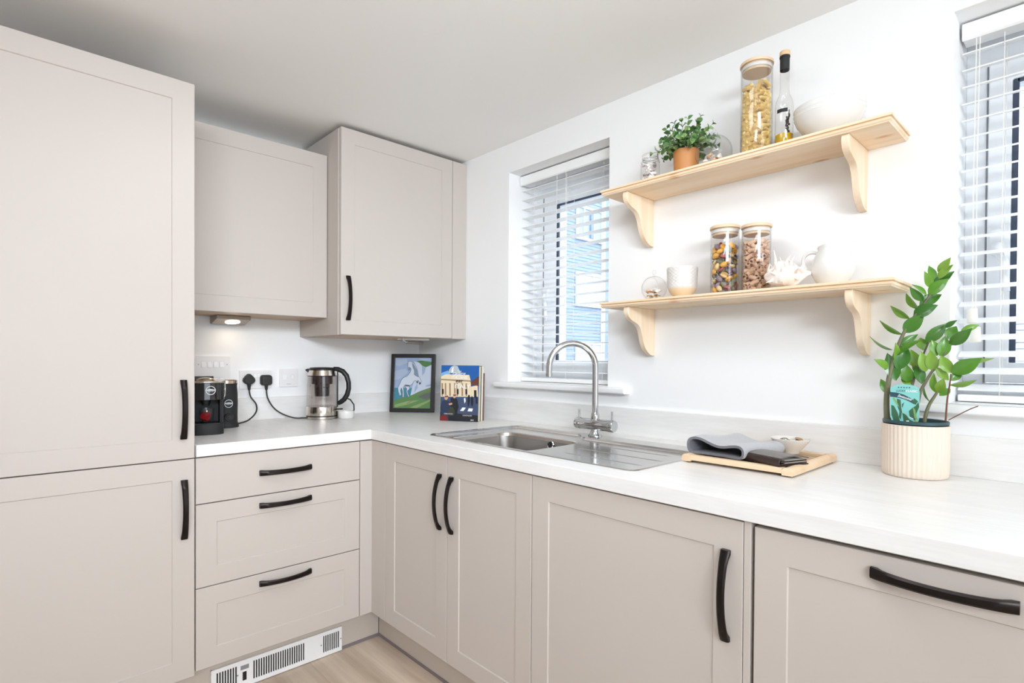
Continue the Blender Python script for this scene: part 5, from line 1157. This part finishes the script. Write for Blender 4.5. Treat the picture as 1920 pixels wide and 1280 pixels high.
orb('clear hanging glass orb with shells at the left of the lower shelf', -0.110, -1.6475, SL, 0.0440, (-0.95, -0.1, 0.25), R(38))
fill_shells(-0.110, -1.6475, SL+0.012, 0.022, 14, 5, 'in the orb on the lower shelf', ['white', 'tan', 'brown', 'white'], (0.0, 0.026), 1.15)
# ---- small plant in an orange pot
t = thing('orange_pot', 'plain orange terracotta pot under the small plant on the upper shelf', 'plant pot', (-0.100, -1.7616, SU), local=True)
MB().lathe([(0.0, 0.0), (0.036, 0.0), (0.039, 0.002), (0.0425, 0.086), (0.0425, 0.088), (0.040, 0.088), (0.039, 0.078)], 36, cap1=False).build('wall', 'terracotta', t, 40)
t = thing('small_plant', 'small bushy green plant in the orange pot on the upper shelf', 'plant', (-0.100, -1.7616, SU+0.075), local=True)
MB().lathe([(0.0385, 0.0), (0.02, 0.002), (0.0, 0.002)], 24).build('soil', 'soil', t, 60)
def box_leaf():
    m = MB(); N = 5; vs = []
    for k in range(N+1):
        q = k/N; wv = max(0.0003, 0.0058*math.sin(math.pi*q**0.85)**0.8); z = 0.002*math.sin(math.pi*q)
        for s in (-1, 0, 1): vs.append(Vector((0.015*q, wv*s, z+abs(s)*wv*0.3)))
    nv = len(vs); v2 = [v-Vector((0, 0, 0.0004)) for v in vs]; fs = []
    for k in range(N):
        for s in range(2):
            a = k*3+s; fs += [(a, a+1, a+4, a+3), (a+nv, a+3+nv, a+4+nv, a+1+nv)]
        fs += [(k*3, k*3+3, k*3+3+nv, k*3+nv), (k*3+2, k*3+2+nv, k*3+5+nv, k*3+5)]
    return mesh_of(m.add(vs+v2, fs), 'leaf', 'box_leaf', 60)
blm = box_leaf(); rb = random.Random(4)
for k in range(36):
    a = 2.39996*k; out_ = 0.2+0.8*math.sqrt((k+0.5)/36)
    d_ = Vector((math.cos(a)*out_*0.85, math.sin(a)*out_*1.0, 1.25-1.15*out_**2)).normalized(); L = rb.uniform(0.082, 0.108)*(1.1 if out_ < 0.7 else 0.86)
    if d_.x > 0.3: d_.x *= 0.75; d_.normalize()
    p0 = Vector((0.020*math.cos(a)*out_, 0.020*math.sin(a)*out_, 0.0))
    P = [p0+d_*(L*q)+Vector((0, 0, 0.012*math.sin(q*3.0))) for q in (0, 0.25, 0.5, 0.75, 1)]
    st = MB().tube(P, [0.0013, 0.0012, 0.001, 0.0008, 0.0006], 5).build('stem', 'zz_stem', t, 60)
    npair = 4
    for j in range(npair):
        q = 0.30+0.70*j/(npair-1)
        i = min(int(q*4), 3); f_ = q*4-i; pp = P[i].lerp(P[i+1], f_); dd = (P[i+1]-P[i]).normalized()
        sd = dd.cross(Vector((0.3, 0.2, 1))).normalized(); sd = Matrix.Rotation(rb.uniform(0, 6.28) if j % 2 else rb.uniform(0, 3.14), 3, dd) @ sd
        for s in (-1, 1):
            ax_ = (sd*s*0.85+dd*rb.uniform(0.45, 0.9)).normalized(); up = dd.cross(ax_).cross(ax_).normalized()*-1
            yv = up.cross(ax_); mm = Matrix((ax_, yv, up)).transposed().to_4x4()
            o = bpy.data.objects.new('leaf', blm); col.objects.link(o); o.parent = st; sc_ = rb.uniform(1.2, 1.75)*(0.75 if j == npair-1 else 1.0)
            o.matrix_local = Matrix.Translation(pp) @ mm @ Matrix.Scale(sc_, 4)
# ---- textured cup
m_, tn, bn = nt('cup_glaze'); v_ = coords(tn); sx = tn.nodes.new('ShaderNodeSeparateXYZ'); tn.links.new(v_, sx.inputs[0])
rr_ = ramp(tn, sx.outputs[2], [(0.0, lin((230, 204, 170))), (0.028, lin((230, 204, 170))), (0.034, lin((222, 217, 212))), (1.0, lin((226, 222, 218)))])
tn.links.new(rr_, bn.inputs['Base Color']); bn.inputs['Roughness'].default_value = 0.3
CXU, CYU = -0.115, -1.7599
t = thing('cup', 'white cup with a dimpled pattern and beige base on the lower shelf', 'cup', (CXU, CYU, SL), local=True)
n = 120; rs = []
pz = [(0.030, 0.0), (0.0305, 0.003), (0.029, 0.006), (0.036, 0.012), (0.043, 0.022), (0.0470, 0.034)]+[(0.0475+0.003*k/22, 0.036+0.063*k/22) for k in range(23)]+[(0.0505, 0.1010), (0.0495, 0.1025), (0.0480, 0.101), (0.0455, 0.05), (0.030, 0.012), (0.0, 0.010)]
for idx, (r_, z) in enumerate(pz):
    tex = 0.0013 if 6 <= idx < 28 else 0
    bmp_ = lambda i: tex*math.sin(i*2*math.pi/6+(idx//2)*math.pi)*(1 if idx % 2 else 0.2)
    rs.append([Vector(((r_+bmp_(i))*math.cos(2*math.pi*i/n), (r_+bmp_(i))*math.sin(2*math.pi*i/n), z)) for i in range(n)])
MB().rings(rs, True, True, False).build('wall', 'cup_glaze', t, 70)
# ---- big spiny shell
M('murex', (246, 236, 228), 0.5, var=0.07, scale=40, bmp=0.35, bscale=160)
m = MB(); rm = random.Random(9); pts = []; N = 22; n = 20; rs = []
for k in range(N+1):
    q = k/N; rad_ = 0.006+0.036*math.sin(math.pi*min(1, q*1.06))**1.1*(1.0-0.25*q); x = -0.005
    ring = []
    for i in range(n):
        a = 2*math.pi*i/n; rr_2 = rad_*(1+0.20*math.sin(3*a+q*9)+0.08*math.sin(7*a+q*21)+rm.uniform(-0.05, 0.05)); ring.append(Vector((rr_2*math.cos(a)*0.95, 0.062-0.124*q, 0.038+rr_2*math.sin(a)*1.0)))
    rs.append(ring)
m.rings(rs)
for (q, a, L) in ((0.25, 100, 0.05), (0.35, 70, 0.035), (0.45, 115, 0.03), (0.5, 60, 0.032), (0.6, 95, 0.030), (0.7, 75, 0.026), (0.8, 110, 0.022), (0.2, 160, 0.028), (0.35, 175, 0.028), (0.5, 165, 0.024), (0.65, 170, 0.024), (0.3, 215, 0.024), (0.5, 220, 0.022), (0.7, 215, 0.022), (0.85, 160, 0.022), (0.15, 60, 0.03), (0.1, 130, 0.028), (0.9, 60, 0.02), (0.4, 140, 0.026), (0.58, 140, 0.024), (0.75, 140, 0.02)):
    k = int(q*N); c = sum(rs[k], Vector())/n; d_ = Vector((math.cos(R(a)), rm.uniform(-0.35, 0.35), math.sin(R(a)))).normalized(); rad_ = (rs[k][int(a/360*n) % n]-c).length
    p = c+d_*rad_*0.75; m.tube([p, p+d_*L*0.5+Vector((0, rm.uniform(-0.004, 0.004), 0)), p+d_*L+Vector((0, rm.uniform(-0.01, 0.01), 0.003))], [0.0065, 0.0036, 0.0008], 7)
for v in m.v: v.z = max(v.z, 0.0)
m.xf(Matrix.Translation((-0.136, -2.1080, SL+0.0003)) @ Matrix.Rotation(R(12), 4, 'Z'))
tag(m.build('conch_shell', 'murex', None, 70), 'large spiny white seashell beside the jug on the lower shelf', 'seashell')
# ---- jug
t = thing('jug', 'round white ceramic jug on the lower shelf', 'jug', (-0.100, -2.2155, SL), local=True)
n = 44; rs = []
for (r_, z) in ((0.0, 0.001), (0.032, 0.0), (0.034, 0.003), (0.0445, 0.018), (0.0525, 0.036), (0.0540, 0.050), (0.0510, 0.068), (0.0440, 0.086), (0.0390, 0.098), (0.0378, 0.107), (0.0390, 0.115), (0.0380, 0.1162), (0.0355, 0.107), (0.036, 0.096), (0.048, 0.066), (0.047, 0.045), (0.030, 0.010), (0.0, 0.008)):
    ring = []
    for i in range(n):
        a = 2*math.pi*i/n; lip = max(0, (z-0.080)/0.036); b_ = max(0, math.cos(a+math.pi/2))**6*lip; ring.append(Vector(((r_*(1+0.34*b_))*math.cos(a), (r_*(1+0.34*b_))*math.sin(a), max(0, z-0.0)+(0.010*lip*math.cos(a-math.pi/2) if lip > 0.5 else 0)*-0.6)))
    rs.append(ring)
MB().rings(rs, True, True, True).build('body', 'ceramic_white', t, 60)
MB().tube(smooth_path([(0, 0.036, 0.094), (0, 0.054, 0.101), (0, 0.072, 0.094), (0, 0.078, 0.076), (0, 0.069, 0.056), (0, 0.050, 0.042)]), 0.0048, 10).build('handle', 'ceramic_white', t, 60)
